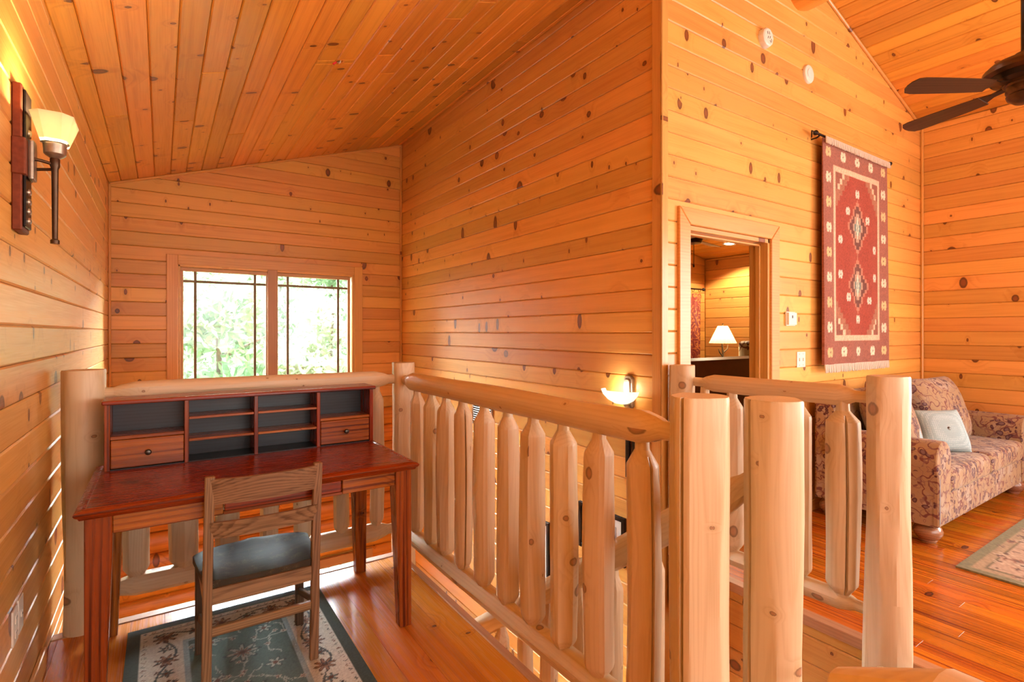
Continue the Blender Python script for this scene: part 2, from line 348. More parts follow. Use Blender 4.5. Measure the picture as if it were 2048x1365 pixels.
def log_mesh(name, length, prof, seed, seg=22, facets=5, wob=0.03, rings=16, crook=0.0, crack=None):
    """A hand-peeled log along local X. prof: (distance from start, radius) of its ends; drawknife facets and bulges in between."""
    rnd = random.Random(seed); prof = sorted(prof)
    xs = sorted(set([p[0] for p in prof] + [length * i / rings for i in range(rings + 1)]))
    def base(x):
        for (x0, r0), (x1, r1) in zip(prof, prof[1:]):
            if x0 <= x <= x1: return r0 + (r1 - r0) * ((x - x0) / (x1 - x0) if x1 > x0 else 0)
        return prof[-1][1]
    rmax = max(p[1] for p in prof)
    fac = [(rnd.uniform(0, 2 * math.pi), rnd.uniform(0.86, 0.93), rnd.uniform(-0.3, 0.3), rnd.uniform(0.5, 1.6), rnd.uniform(0, 6)) for _ in range(facets)]
    sx, sy = rnd.uniform(0, 50), rnd.uniform(0, 50)
    vs, fs = [], []
    for x in xs:
        b = base(x); full = b / rmax
        cy = crook * math.sin(math.pi * x / length) * math.sin(sx); cz = crook * math.sin(math.pi * x / length) * math.cos(sx)
        for i in range(seg):
            a = 2 * math.pi * i / seg
            r = b * (1 + wob * mnoise.noise(Vector((x * 3 + sx, math.cos(a) * 0.9 + sy, math.sin(a) * 0.9))))
            for a0, off, tw, fr, ph in fac:
                d = math.cos(a - a0 - tw * x / length * 2)
                if d > 0.3:
                    lim = b * (off + 0.05 * math.sin(x * fr * 4 + ph)) / d
                    r = min(r, lim)
            if crack is not None and full > 0.9:
                da = (a - crack + math.pi) % (2 * math.pi) - math.pi
                if abs(da) < 0.5 * 2 * math.pi / seg: r *= 0.72
            vs.append((x, cy + r * math.cos(a), cz + r * math.sin(a)))
    for k in range(len(xs) - 1):
        for i in range(seg): j = (i + 1) % seg; fs.append((k * seg + i, k * seg + j, (k + 1) * seg + j, (k + 1) * seg + i))
    fs.append(tuple(range(seg - 1, -1, -1))); fs.append(tuple((len(xs) - 1) * seg + i for i in range(seg)))
    return mesh(name, vs, fs, True, 24)
def log(name, p0, p1, prof, seed, parent=None, mat='log', roll=0.0, **kw):
    p0, p1 = Vector(p0), Vector(p1); d = p1 - p0; x = d.normalized()
    a = Vector((0, 0, 1)) if abs(x.z) < 0.9 else Vector((0, 1, 0))
    y = a.cross(x).normalized(); z = x.cross(y)
    m4 = frame(p0, x, y, z) @ Matrix.Rotation(roll, 4, 'X')
    return link(name, log_mesh(name, d.length, prof, seed, **kw), mat, m4, parent)

# ------------------------------------------------------------------ boards
def clip(poly, nx, ny, d):           # keep nx*x+ny*y <= d
    out = []
    for i, p in enumerate(poly):
        q = poly[(i + 1) % len(poly)]; a = nx * p[0] + ny * p[1] - d; b = nx * q[0] + ny * q[1] - d
        if a <= 0: out.append(p)
        if (a < 0 < b) or (b < 0 < a): t = a / (a - b); out.append((p[0] + t * (q[0] - p[0]), p[1] + t * (q[1] - p[1])))
    return out
def area(p): return 0.5 * sum(p[i][0] * p[(i + 1) % len(p)][1] - p[(i + 1) % len(p)][0] * p[i][1] for i in range(len(p)))
def inset(poly, d):
    n = len(poly); lines = []
    for i in range(n):
        (x0, y0), (x1, y1) = poly[i], poly[(i + 1) % n]; L = math.hypot(x1 - x0, y1 - y0)
        nx, ny = (y1 - y0) / L, -(x1 - x0) / L; lines.append((nx, ny, nx * x0 + ny * y0 - d))
    out = []
    for i in range(n):
        a, b = lines[i - 1], lines[i]; det = a[0] * b[1] - a[1] * b[0]
        if abs(det) < 1e-9: return None
        out.append(((a[2] * b[1] - b[2] * a[1]) / det, (a[0] * b[2] - b[0] * a[2]) / det))
    return out
def dedupe(p):
    out = []
    for q in p:
        if not out or math.hypot(q[0] - out[-1][0], q[1] - out[-1][1]) > 0.004: out.append(q)
    if len(out) > 1 and math.hypot(out[0][0] - out[-1][0], out[0][1] - out[-1][1]) <= 0.004: out.pop()
    return out
def board(name, poly, org, u, v, n, parent, mat, thick=0.018, ch=0.006, gap=0.0010):
    poly = dedupe(poly)
    if len(poly) < 3 or abs(area(poly)) < 0.0006: return None
    if area(poly) < 0: poly = poly[::-1]
    w = min(max(p[i] for p in poly) - min(p[i] for p in poly) for i in (0, 1))
    ch = min(ch, w * 0.2)
    p1 = inset(poly, gap); p2 = inset(poly, gap + ch)
    if not p1 or not p2 or area(p2) <= 0: return None
    cx = (min(p[0] for p in poly) + max(p[0] for p in poly)) / 2; cy = (min(p[1] for p in poly) + max(p[1] for p in poly)) / 2
    k = len(poly); vs = []
    for pp, zz in ((p1, 0.0), (p1, thick - ch), (p2, thick)): vs += [(a - cx, b - cy, zz) for a, b in pp]
    fs = [tuple(range(2 * k, 3 * k))]
    for s in (0, k):
        for i in range(k): j = (i + 1) % k; fs.append((s + i, s + j, s + k + j, s + k + i))
    o = Vector(org) + Vector(u) * cx + Vector(v) * cy
    return link(name, mesh(name, vs, fs), mat, frame(o, u, v, n), parent)
def clad(wall, org, u, v, n, region, width, phase, mat, holes=(), name='board', split=None, seed=1, thick=0.018, ch=0.006, gap=0.0010):
    """Boards laid along u over a convex region of a wall (u, v coordinates from org), cut round the holes."""
    rnd = random.Random(seed)
    lo = min(p[1] for p in region); hi = max(p[1] for p in region)
    k = math.floor((lo - phase) / width)
    while phase + k * width < hi:
        a, b = phase + k * width, phase + (k + 1) * width; k += 1
        strip = clip(clip(region, 0, -1, -a), 0, 1, b)
        if len(strip) < 3: continue
        parts = [strip]
        for (u0, u1, v0, v1) in holes:
            nxt = []
            for p in parts:
                if not p: continue
                if max(q[1] for q in p) <= v0 + 1e-6 or min(q[1] for q in p) >= v1 - 1e-6 or max(q[0] for q in p) <= u0 or min(q[0] for q in p) >= u1: nxt.append(p); continue
                nxt.append(clip(p, 1, 0, u0)); nxt.append(clip(p, -1, 0, -u1))
                mid = clip(clip(p, -1, 0, -u0), 1, 0, u1)
                nxt.append(clip(mid, 0, -1, -v1)); nxt.append(clip(mid, 0, 1, v0))
            parts = [p for p in nxt if len(p) >= 3]
        for p in parts:
            if len(p) < 3: continue
            l, r = min(q[0] for q in p), max(q[0] for q in p)
            cuts = []
            if split:
                x = l + rnd.uniform(0.35, 1.0) * split
                while x < r - 0.3: cuts.append(x); x += rnd.uniform(0.65, 1.0) * split
            prev = None
            for c in cuts + [None]:
                q = p
                if prev is not None: q = clip(q, -1, 0, -prev)
                if c is not None: q = clip(q, 1, 0, c)
                prev = c
                if len(q) >= 3: board(name, q, org, u, v, n, wall, mat, thick, ch, gap)
def slab(name, pts, nrm, thick, mat='wall'):
    """A structural sheet: polygon pts (world, counter-clockwise seen from nrm) with its thickness behind it."""
    k = len(pts); nv = Vector(nrm); c = sum((Vector(p) for p in pts), Vector()) / k
    vs = [Vector(p) - c for p in pts] + [Vector(p) - nv * thick - c for p in pts]
    fs = [tuple(range(k)), tuple(range(2 * k - 1, k - 1, -1))] + [(i, i + k, (i + 1) % k + k, (i + 1) % k) for i in range(k)]
    return struct(link(name, mesh(name, vs, fs), mat, Matrix.Translation(c)))
def join_slabs(name, list_pts, nrm, thick, mat='wall'):
    vs, fs = [], []; nv = Vector(nrm)
    for pts in list_pts:
        b = len(vs); k = len(pts)
        vs += [Vector(p) for p in pts] + [Vector(p) - nv * thick for p in pts]
        fs += [tuple(b + i for i in range(k)), tuple(b + i for i in range(2 * k - 1, k - 1, -1))] + [(b + i, b + i + k, b + (i + 1) % k + k, b + (i + 1) % k) for i in range(k)]
    c = sum(vs, Vector()) / len(vs)
    return struct(link(name, mesh(name, [v - c for v in vs], fs), mat, Matrix.Translation(c)))

# ------------------------------------------------------------------ the house
XL, YB, XM, YT, XR = -0.411, 6.119, 2.459, 2.080, 6.357
YR = -3.2; ZLOW = -2.75
SL = 0.3206; ZE = 2.773; XRIDGE = 4.024; ZRIDGE = ZE + SL * (XRIDGE - XL); ZER = 3.446
SR = (ZRIDGE - ZER) / (XR - XRIDGE)
def zc(x): return ZE + SL * (x - XL) if x < XRIDGE else ZER + SR * (XR - x)
BW = 0.1334; TH = 0.018
B = TH                                  # board face stands proud of the backing by this much

# left wall
wl = slab('wall_left', [(XL - B, YR - .1, ZLOW), (XL - B, YB + .15, ZLOW), (XL - B, YB + .15, ZE + .1), (XL - B, YR - .1, ZE + .1)], (1, 0, 0), 0.12)
clad(wl, (XL - B, 0, H), (0, 1, 0), (0, 0, 1), (1, 0, 0), [(-1.2, -H), (YB, -H), (YB, ZE - H + 0.01), (-1.2, ZE - H + 0.01)],
     BW, 0.425, 'wall', seed=3)
clad(wl, (XL - B, 0, H), (0, 1, 0), (0, 0, 1), (1, 0, 0), [(3.1, -3.0), (YB, -3.0), (YB, -H), (3.1, -H)], BW, 0.425, 'wall', seed=4)
# back wall with the nook window and the lower window
WX0, WX1, WZ0, WZ1 = 0.135, 1.874, 0.60, 2.053
LX0, LX1, LZ0, LZ1 = 0.75, 1.98, -2.45, -1.28
yb = YB + B; XLL = XL - .1
wb_ = join_slabs('wall_back', [[(XLL, yb, ZLOW), (XM + .1, yb, ZLOW), (XM + .1, yb, LZ0), (XLL, yb, LZ0)], [(XLL, yb, LZ0), (LX0, yb, LZ0), (LX0, yb, LZ1), (XLL, yb, LZ1)],
    [(LX1, yb, LZ0), (XM + .1, yb, LZ0), (XM + .1, yb, LZ1), (LX1, yb, LZ1)], [(XLL, yb, LZ1), (XM + .1, yb, LZ1), (XM + .1, yb, WZ0), (XLL, yb, WZ0)],
    [(XLL, yb, WZ0), (WX0, yb, WZ0), (WX0, yb, WZ1), (XLL, yb, WZ1)], [(WX1, yb, WZ0), (XM + .1, yb, WZ0), (XM + .1, yb, WZ1), (WX1, yb, WZ1)],
    [(XLL, yb, WZ1), (XM + .1, yb, WZ1), (XM + .1, yb, zc(XM + .1)), (XLL, yb, ZE)]], (0, -1, 0), 0.14)
clad(wb_, (0, yb, H), (1, 0, 0), (0, 0, 1), (0, -1, 0), [(XL, -0.9), (XM, -0.9), (XM, zc(XM) - H), (XL, ZE - H)], BW, 1.3607, 'wall',
     holes=[(WX0 - .02, WX1 + .02, WZ0 - H - .02, WZ1 - H + .02)], seed=5)
# log siding courses below
for i in range(12):
    zc0 = 0.37 - 0.205 * i
    if zc0 < -2.6: break
    vs, fs = [], []; nseg = 8
    spans = [(XL, XM)] if (zc0 - .1 > LZ1 + .02 or zc0 + .1 < LZ0) else [(XL, LX0 - .02), (LX1 + .02, XM)]
    for a, b in spans:
        vs, fs = [], []
        L = b - a
        for x in (-L / 2, L / 2):
            for k in range(nseg + 1):
                t = math.pi * k / nseg; vs.append((x, -0.102 * math.cos(t), 0.052 * math.sin(t) ** 0.8 if 0 < k < nseg else 0.0))
        n1 = nseg + 1
        for k in range(nseg): fs.append((k, n1 + k, n1 + k + 1, k + 1))
        me = mesh('log_course', vs, fs, True)
        link('log_course', me, 'logwall', frame(((a + b) / 2, YB + .012, zc0), (1, 0, 0), (0, 0, 1), (0, -1, 0)), wb_)
# middle wall (bedroom side wall over the stairs)
xm = XM + B
wm = slab('wall_middle', [(xm, YB + .15, ZLOW), (xm, YT + B, ZLOW), (xm, YT + B, zc(xm) + .05), (xm, YB + .15, zc(xm) + .05)], (-1, 0, 0), 0.12)
clad(wm, (xm, 0, H), (0, -1, 0), (0, 0, 1), (-1, 0, 0), [(-YB, ZLOW - H), (-YT, ZLOW - H), (-YT, zc(XM) - H + .01), (-YB, zc(XM) - H + .01)], BW, 0.7983, 'wall', seed=7)
# tapestry wall with the bedroom door
DX0, DX1, DZ = 2.706, 3.606, 2.045
yt = YT + B
wt = join_slabs('wall_tapestry', [[(xm + .002, yt, 0), (DX0, yt, 0), (DX0, yt, DZ), (xm + .002, yt, DZ)], [(DX1, yt, 0), (XR + .05, yt, 0), (XR + .05, yt, DZ), (DX1, yt, DZ)],
    [(xm + .002, yt, DZ), (XR + .05, yt, DZ), (XR + .05, yt, ZER), (XRIDGE, yt, ZRIDGE), (xm + .002, yt, zc(XM))]], (0, -1, 0), 0.12)
HT = [(DX0 - .01, DX1 + .01, -9, DZ - H + .01)]
clad(wt, (0, yt, H), (1, 0, 0), (0, 0, 1), (0, -1, 0), [(XM, -H), (XR, -H), (XR, ZER - H), (XRIDGE, ZRIDGE - H), (XM, zc(XM) - H)], BW, 0.675, 'wall', holes=HT, seed=9)
# below-floor face of the same wall, closing the stairwell end beside the middle wall
# right wall
xr = XR + B; RY0, RY1, RZ0, RZ1 = -2.6, 0.0, 0.55, 2.55
wr = join_slabs('wall_right', [[(xr, YT + .12, -.05), (xr, RY1, -.05), (xr, RY1, ZER + .05), (xr, YT + .12, ZER + .05)], [(xr, RY0, -.05), (xr, YR, -.05), (xr, YR, ZER + .05), (xr, RY0, ZER + .05)],
    [(xr, RY1, -.05), (xr, RY0, -.05), (xr, RY0, RZ0), (xr, RY1, RZ0)], [(xr, RY1, RZ1), (xr, RY0, RZ1), (xr, RY0, ZER + .05), (xr, RY1, ZER + .05)]], (-1, 0, 0), 0.12)
w6w = struct(box('window_6', (xr + .03, (RY0 + RY1) / 2 - .04, RZ0), (xr + .09, (RY0 + RY1) / 2 + .04, RZ1), 'trim'))
for lo, hi in (((xr - .03, RY0 - .1, RZ0 - .1), (xr, RY0, RZ1 + .1)), ((xr - .03, RY1, RZ0 - .1), (xr, RY1 + .1, RZ1 + .1)), ((xr - .03, RY0, RZ1), (xr, RY1, RZ1 + .1)), ((xr - .03, RY0, RZ0 - .1), (xr, RY1, RZ0))): box('casing', lo, hi, 'trim', w6w)
box('pane', (xr + .058, RY0, RZ0), (xr + .062, RY1, RZ1), 'glass', w6w, bev=0)
clad(wr, (XR + B, 0, H), (0, -1, 0), (0, 0, 1), (-1, 0, 0), [(-YT, -H), (-RY1 - .1, -H), (-RY1 - .1, ZER - H), (-YT, ZER - H)], BW, 1.6095, 'wall', seed=11)
# rear wall behind the camera with tall windows
def wall_rear():
    y = YR; o = [(0.2, 1.95), (2.15, 3.95), (4.15, 5.9)]; z0, z1 = 0.45, 2.65; P = []
    xs = [XL] + [a for p in o for a in p] + [XR]
    P.append([(XR, y, 0), (XL, y, 0), (XL, y, z0), (XR, y, z0)])
    P.append([(XR, y, z1), (XL, y, z1), (XL, y, ZE), (XRIDGE, y, ZRIDGE), (XR, y, ZER)])
    for a, b in ((XL, .2), (1.95, 2.15), (3.95, 4.15), (5.9, XR)): P.append([(b, y, z0), (a, y, z0), (a, y, z1), (b, y, z1)])
    w = join_slabs('wall_rear', P, (0, 1, 0), 0.14)
    for k, (a, b) in enumerate(o):
        f = struct(box('window_%d' % (k + 3), (a, y - .09, (z0 + z1) / 2 - .03), (b, y - .04, (z0 + z1) / 2 + .03), 'trim'))
        for x0, x1 in ((a, a + .06), (b - .06, b)): box('window_frame', (x0, y - .1, z0), (x1, y - .03, z1), 'trim', f)
        box('pane', (a, y - .07, z0), (b, y - .065, z1), 'glass', f, bev=0)
wall_rear()
# ceiling
cl = Vector((1, 0, SL)).normalized(); nl = Vector((SL, 0, -1)).normalized()
cr = Vector((-1, 0, SR)).normalized(); nr = Vector((-SR, 0, -1)).normalized()
LS = math.hypot(1, SL); RS = math.hypot(1, SR)
o_l = Vector((XL, 0, ZE)) - nl * B; o_r = Vector((XR, 0, ZER)) - nr * B
def cl_pt(x, y): p = o_l + cl * ((x - XL) * LS); return (p.x, y, p.z)
def cr_pt(x, y): p = o_r + cr * ((XR - x) * RS); return (p.x, y, p.z)
ce = join_slabs('ceiling', [[cl_pt(XL - .12, YB + .1), cl_pt(XM + .12, YB + .1), cl_pt(XM + .12, YT), cl_pt(XRIDGE + .04, YT), cl_pt(XRIDGE + .04, YR - .1), cl_pt(XL - .12, YR - .1)]], nl, 0.10, 'ceil')
ce2 = join_slabs('ceiling_right', [[cr_pt(XR + .12, YR - .1), cr_pt(XRIDGE - .04, YR - .1), cr_pt(XRIDGE - .04, YT + .12), cr_pt(XR + .12, YT + .12)]], nr, 0.10, 'ceil')
RH = bpy.data.objects
HOLE = (1.005, 3.62)                    # x, y of the unfinished lamp outlet in the slope
hu, hv = HOLE[1], (HOLE[0] - XL) * LS
clad(ce, o_l, (0, 1, 0), cl, nl, [(-0.8, 0), (YB, 0), (YB, (XM - XL) * LS), (-0.8, (XM - XL) * LS)], 0.130 * LS, (-0.185 - XL) * LS, 'ceil', seed=13, split=6.5,
     holes=[(hu - .028, hu + .028, hv - .028, hv + .028)])
clad(ce, o_l, (0, 1, 0), cl, nl, [(-0.8, (XM - XL) * LS), (YT, (XM - XL) * LS), (YT, (XRIDGE - XL) * LS), (-0.8, (XRIDGE - XL) * LS)], 0.130 * LS, (-0.185 - XL) * LS, 'ceil', seed=14)
clad(ce2, o_r, (0, -1, 0), cr, nr, [(-YT, 0), (0.8, 0), (0.8, (XR - XRIDGE) * RS), (-YT, (XR - XRIDGE) * RS)], 0.1334, 0.0, 'ceil', seed=15)
# ridge log
tag(log('ridge_beam', (XRIDGE, YT + .01, 4.0), (XRIDGE, YR + .05, 4.0), [(0, .185), (YT - YR - .04, .19)], 77, mat='ceil', rings=30, facets=4), 'big round ridge log under the peak of the ceiling', 'beam')

# floors
FX = 1.21; BX = 2.665
fl = join_slabs('floor', [[(XL - .1, YR, -B), (FX, YR, -B), (FX, 3.08, -B), (XL - .1, 3.08, -B)], [(FX, YR, -B), (BX, YR, -B), (BX, .70, -B), (FX, .70, -B)],
    [(BX, YR, -B), (XR + .1, YR, -B), (XR + .1, YT + .02, -B), (BX, YT + .02, -B)]], (0, 0, 1), 0.20, 'floor')
fd = dict(thick=TH, ch=0.0006, gap=0.0003)
clad(fl, (0, 0, -B), (0, 1, 0), (-1, 0, 0), (0, 0, 1), [(-.4, -FX), (3.08, -FX), (3.08, -XL), (-.4, -XL)], 0.133, -FX, 'floor', seed=21, split=2.4, name='floor_board', **fd)
clad(fl, (0, 0, -B), (0, 1, 0), (-1, 0, 0), (0, 0, 1), [(-.4, -BX), (.70, -BX), (.70, -FX), (-.4, -FX)], 0.133, -FX, 'floor', seed=22, name='floor_board', **fd)
clad(fl, (0, 0, -B), (0, 1, 0), (-1, 0, 0), (0, 0, 1), [(-.4, -XR), (YT, -XR), (YT, -BX), (-.4, -BX)], 0.083, -BX, 'floor2', seed=23, split=1.9, name='floor_board', **fd)
struct(link('floor_lower', box_mesh('floor_lower', 9.0, 11.5, .1), 'floor', Matrix.Translation((3.0, 1.5, ZLOW - .05))))
# edge strips and the faces under them
struct(box('trim_1', (FX, .70, -.045), (1.25, 3.14, .004), 'nosing', bev=.004))
struct(box('trim_2', (XL, 3.08, -.045), (1.25, 3.14, .004), 'nosing', bev=.004))
struct(box('trim_3', (2.60, .70, -.045), (BX, YT, .004), 'nosing', bev=.004))
struct(box('trim_4', (1.25, .66, -.045), (2.60, .72, .004), 'nosing', bev=.004))
w3 = slab('wall_stairwell', [(2.635, YT, ZLOW), (2.635, .70, ZLOW), (2.635, .70, -.02), (2.635, YT, -.02)], (-1, 0, 0), 0.10)
clad(w3, (2.635, 0, H), (0, -1, 0), (0, 0, 1), (-1, 0, 0), [(-YT, ZLOW - H), (-.70, ZLOW - H), (-.70, -.045 - H), (-YT, -.045 - H)], BW, -1.48, 'wall', seed=25)
w4 = slab('wall_stair_end', [(XM - .01, YT + .001, ZLOW), (2.635, YT + .001, ZLOW), (2.635, YT + .001, 0), (XM - .01, YT + .001, 0)], (0, -1, 0), .1)
w5 = slab('wall_stair_start', [(2.635, .69, ZLOW), (1.25, .69, ZLOW), (1.25, .69, -.05), (2.635, .69, -.05)], (0, 1, 0), .1)
w6 = slab('wall_under_loft', [(1.232, .70, -.28), (1.232, 3.12, -.28), (1.232, 3.12, -.045), (1.232, .70, -.045)], (1, 0, 0), .03, 'trim')
w7 = slab('wall_under_edge', [(1.24, 3.12, -.28), (XL, 3.12, -.28), (XL, 3.12, -.045), (1.24, 3.12, -.045)], (0, 1, 0), .03, 'trim')

# trims
def trim(name, lo, hi, mat='trim', **kw): return struct(box(name, lo, hi, mat, **kw))
trim('trim_5', (XL, YB - .022, .7 - 2), (XL + .022, YB, ZE + .005), bev=.006)
trim('trim_6', (XM - .022, YB - .022, -1.2), (XM, YB, zc(XM) - .0), bev=.006)
trim('trim_7', (XM - .014, YT - .016, ZLOW), (XM + .002, YT + .060, zc(XM) + .02), bev=.004)
trim('trim_8', (XM - .014, YT - .016, ZLOW), (XM + .045, YT - .001, zc(XM) + .02), bev=.004)
trim('trim_9', (XR - .024, YT - .024, 0), (XR, YT, ZER), bev=.006)
struct(beam('trim_10', (XL, YB - .011, ZE - .012), (XM, YB - .011, zc(XM) - .012), .022, .022, 'trim', bev=.006))
struct(beam('trim_11', (XRIDGE + .1, YT - .011, zc(XRIDGE + .1) - .012), (XR, YT - .011, ZER - .012), .022, .022, 'trim', bev=.006))
struct(box('baseboard_left', (XL, -.8, .0), (XL + .018, 2.86, .085), 'trim', bev=.004))
struct(box('baseboard_tapestry', (DX1 + .12, YT - .016, 0), (XR, YT, .085), 'trim', bev=.004))
struct(box('baseboard_right', (XR - .016, .1, 0), (XR, YT, .085), 'trim', bev=.004))

# nook window
w1 = struct(box('window_1', (.945, YB - .012, WZ0), (1.044, YB + .10, WZ1), 'sash', bev=.004))
cw = .095
box('casing', (WX0 - cw, YB - .02, WZ0 - cw), (WX0, YB, WZ1 + cw), 'trim', w1); box('casing', (WX1, YB - .02, WZ0 - cw), (WX1 + cw, YB, WZ1 + cw), 'trim', w1)
box('casing', (WX0, YB - .02, WZ1), (WX1, YB, WZ1 + cw), 'trim', w1); box('casing', (WX0, YB - .02, WZ0 - cw), (WX1, YB, WZ0), 'trim', w1)
box('jamb', (WX0 - .02, YB, WZ0), (WX0 + .02, YB + .15, WZ1), 'trim', w1); box('jamb', (WX1 - .02, YB, WZ0), (WX1 + .02, YB + .15, WZ1), 'trim', w1)
box('jamb', (WX0, YB, WZ1 - .02), (WX1, YB + .15, WZ1 + .02), 'trim', w1); box('jamb', (WX0, YB, WZ0 - .02), (WX1, YB + .15, WZ0 + .02), 'trim', w1)
for (a, b) in ((.181, .935), (1.054, 1.809)):
    z0, z1 = .70, 1.995; ys0, ys1 = YB + .03, YB + .07
    sh = box('sash', (a - .028, ys0, z1), (b + .028, ys1, z1 + .036), 'sash', w1)
    box('sash_rail', (a - .028, ys0, z0 - .05), (b + .028, ys1, z0), 'sash', sh)
    box('sash_stile', (a - .028, ys0, z0), (a, ys1, z1), 'sash', sh); box('sash_stile', (b, ys0, z0), (b + .028, ys1, z1), 'sash', sh)
    for x in (a + .102, b - .107): box('muntin', (x - .012, ys0 + .008, z0), (x + .012, ys1 - .008, z1), 'muntin', sh)
    for z in (z1 - .10, z0 + .10): box('muntin', (a, ys0 + .01, z - .012), (b, ys1 - .01, z + .012), 'muntin', sh)
    box('pane', (a, ys0 + .018, z0), (b, ys0 + .022, z1), 'glass', sh, bev=0)
# lower window
w2 = struct(box('window_2', ((LX0 + LX1) / 2 - .03, YB + .0, LZ0), ((LX0 + LX1) / 2 + .03, YB + .08, LZ1), 'sash'))
for lo, hi in (((LX0 - .1, YB - .05, LZ0 - .1), (LX0, YB, LZ1 + .1)), ((LX1, YB - .05, LZ0 - .1), (LX1 + .1, YB, LZ1 + .1)), ((LX0, YB - .05, LZ1), (LX1, YB, LZ1 + .1)), ((LX0, YB - .05, LZ0 - .1), (LX1, YB, LZ0))):
    box('casing', lo, hi, 'sash', w2)
for x in (1.0, 1.13, 1.60, 1.73): box('muntin', (x - .012, YB + .03, LZ0), (x + .012, YB + .05, LZ1), 'muntin', w2)
for z in (LZ1 - .12,): box('muntin', (LX0, YB + .03, z - .012), (LX1, YB + .05, z + .012), 'muntin', w2)
box('pane', (LX0, YB + .045, LZ0), (LX1, YB + .049, LZ1), 'glass', w2, bev=0)

# bedroom door frame
d1 = struct(box('door_1', (DX0, YT - .005, DZ - .03), (DX1, YT + .14, DZ), 'trim', bev=.003))
cs = .105
def miter(name, pts, parent):     # casing piece with mitred ends, polygon in x,z
    return board(name, pts, (0, YT, 0), (1, 0, 0), (0, 0, 1), (0, -1, 0), parent, 'trim', thick=.022, ch=.004)
box('door_jamb', (DX0 - .005, YT - .005, 0), (DX0 + .022, YT + .14, DZ), 'trim', d1); box('door_jamb', (DX1 - .022, YT - .005, 0), (DX1 + .005, YT + .14, DZ), 'trim', d1)
box('door_stop', (DX1 - .036, YT + .05, 0), (DX1 - .022, YT + .085, DZ - .03), 'trim', d1); box('door_stop', (DX0 + .022, YT + .05, 0), (DX0 + .036, YT + .085, DZ - .03), 'trim', d1)
box('door_stop', (DX0 + .022, YT + .05, DZ - .044), (DX1 - .022, YT + .085, DZ - .03), 'trim', d1)
miter('casing', [(DX0 - cs, 0), (DX0, 0), (DX0, DZ), (DX0 - cs, DZ + cs)], d1); miter('casing', [(DX1, 0), (DX1 + cs, 0), (DX1 + cs, DZ + cs), (DX1, DZ)], d1)
miter('casing', [(DX0 - cs, DZ + cs), (DX0, DZ), (DX1, DZ), (DX1 + cs, DZ + cs)], d1)

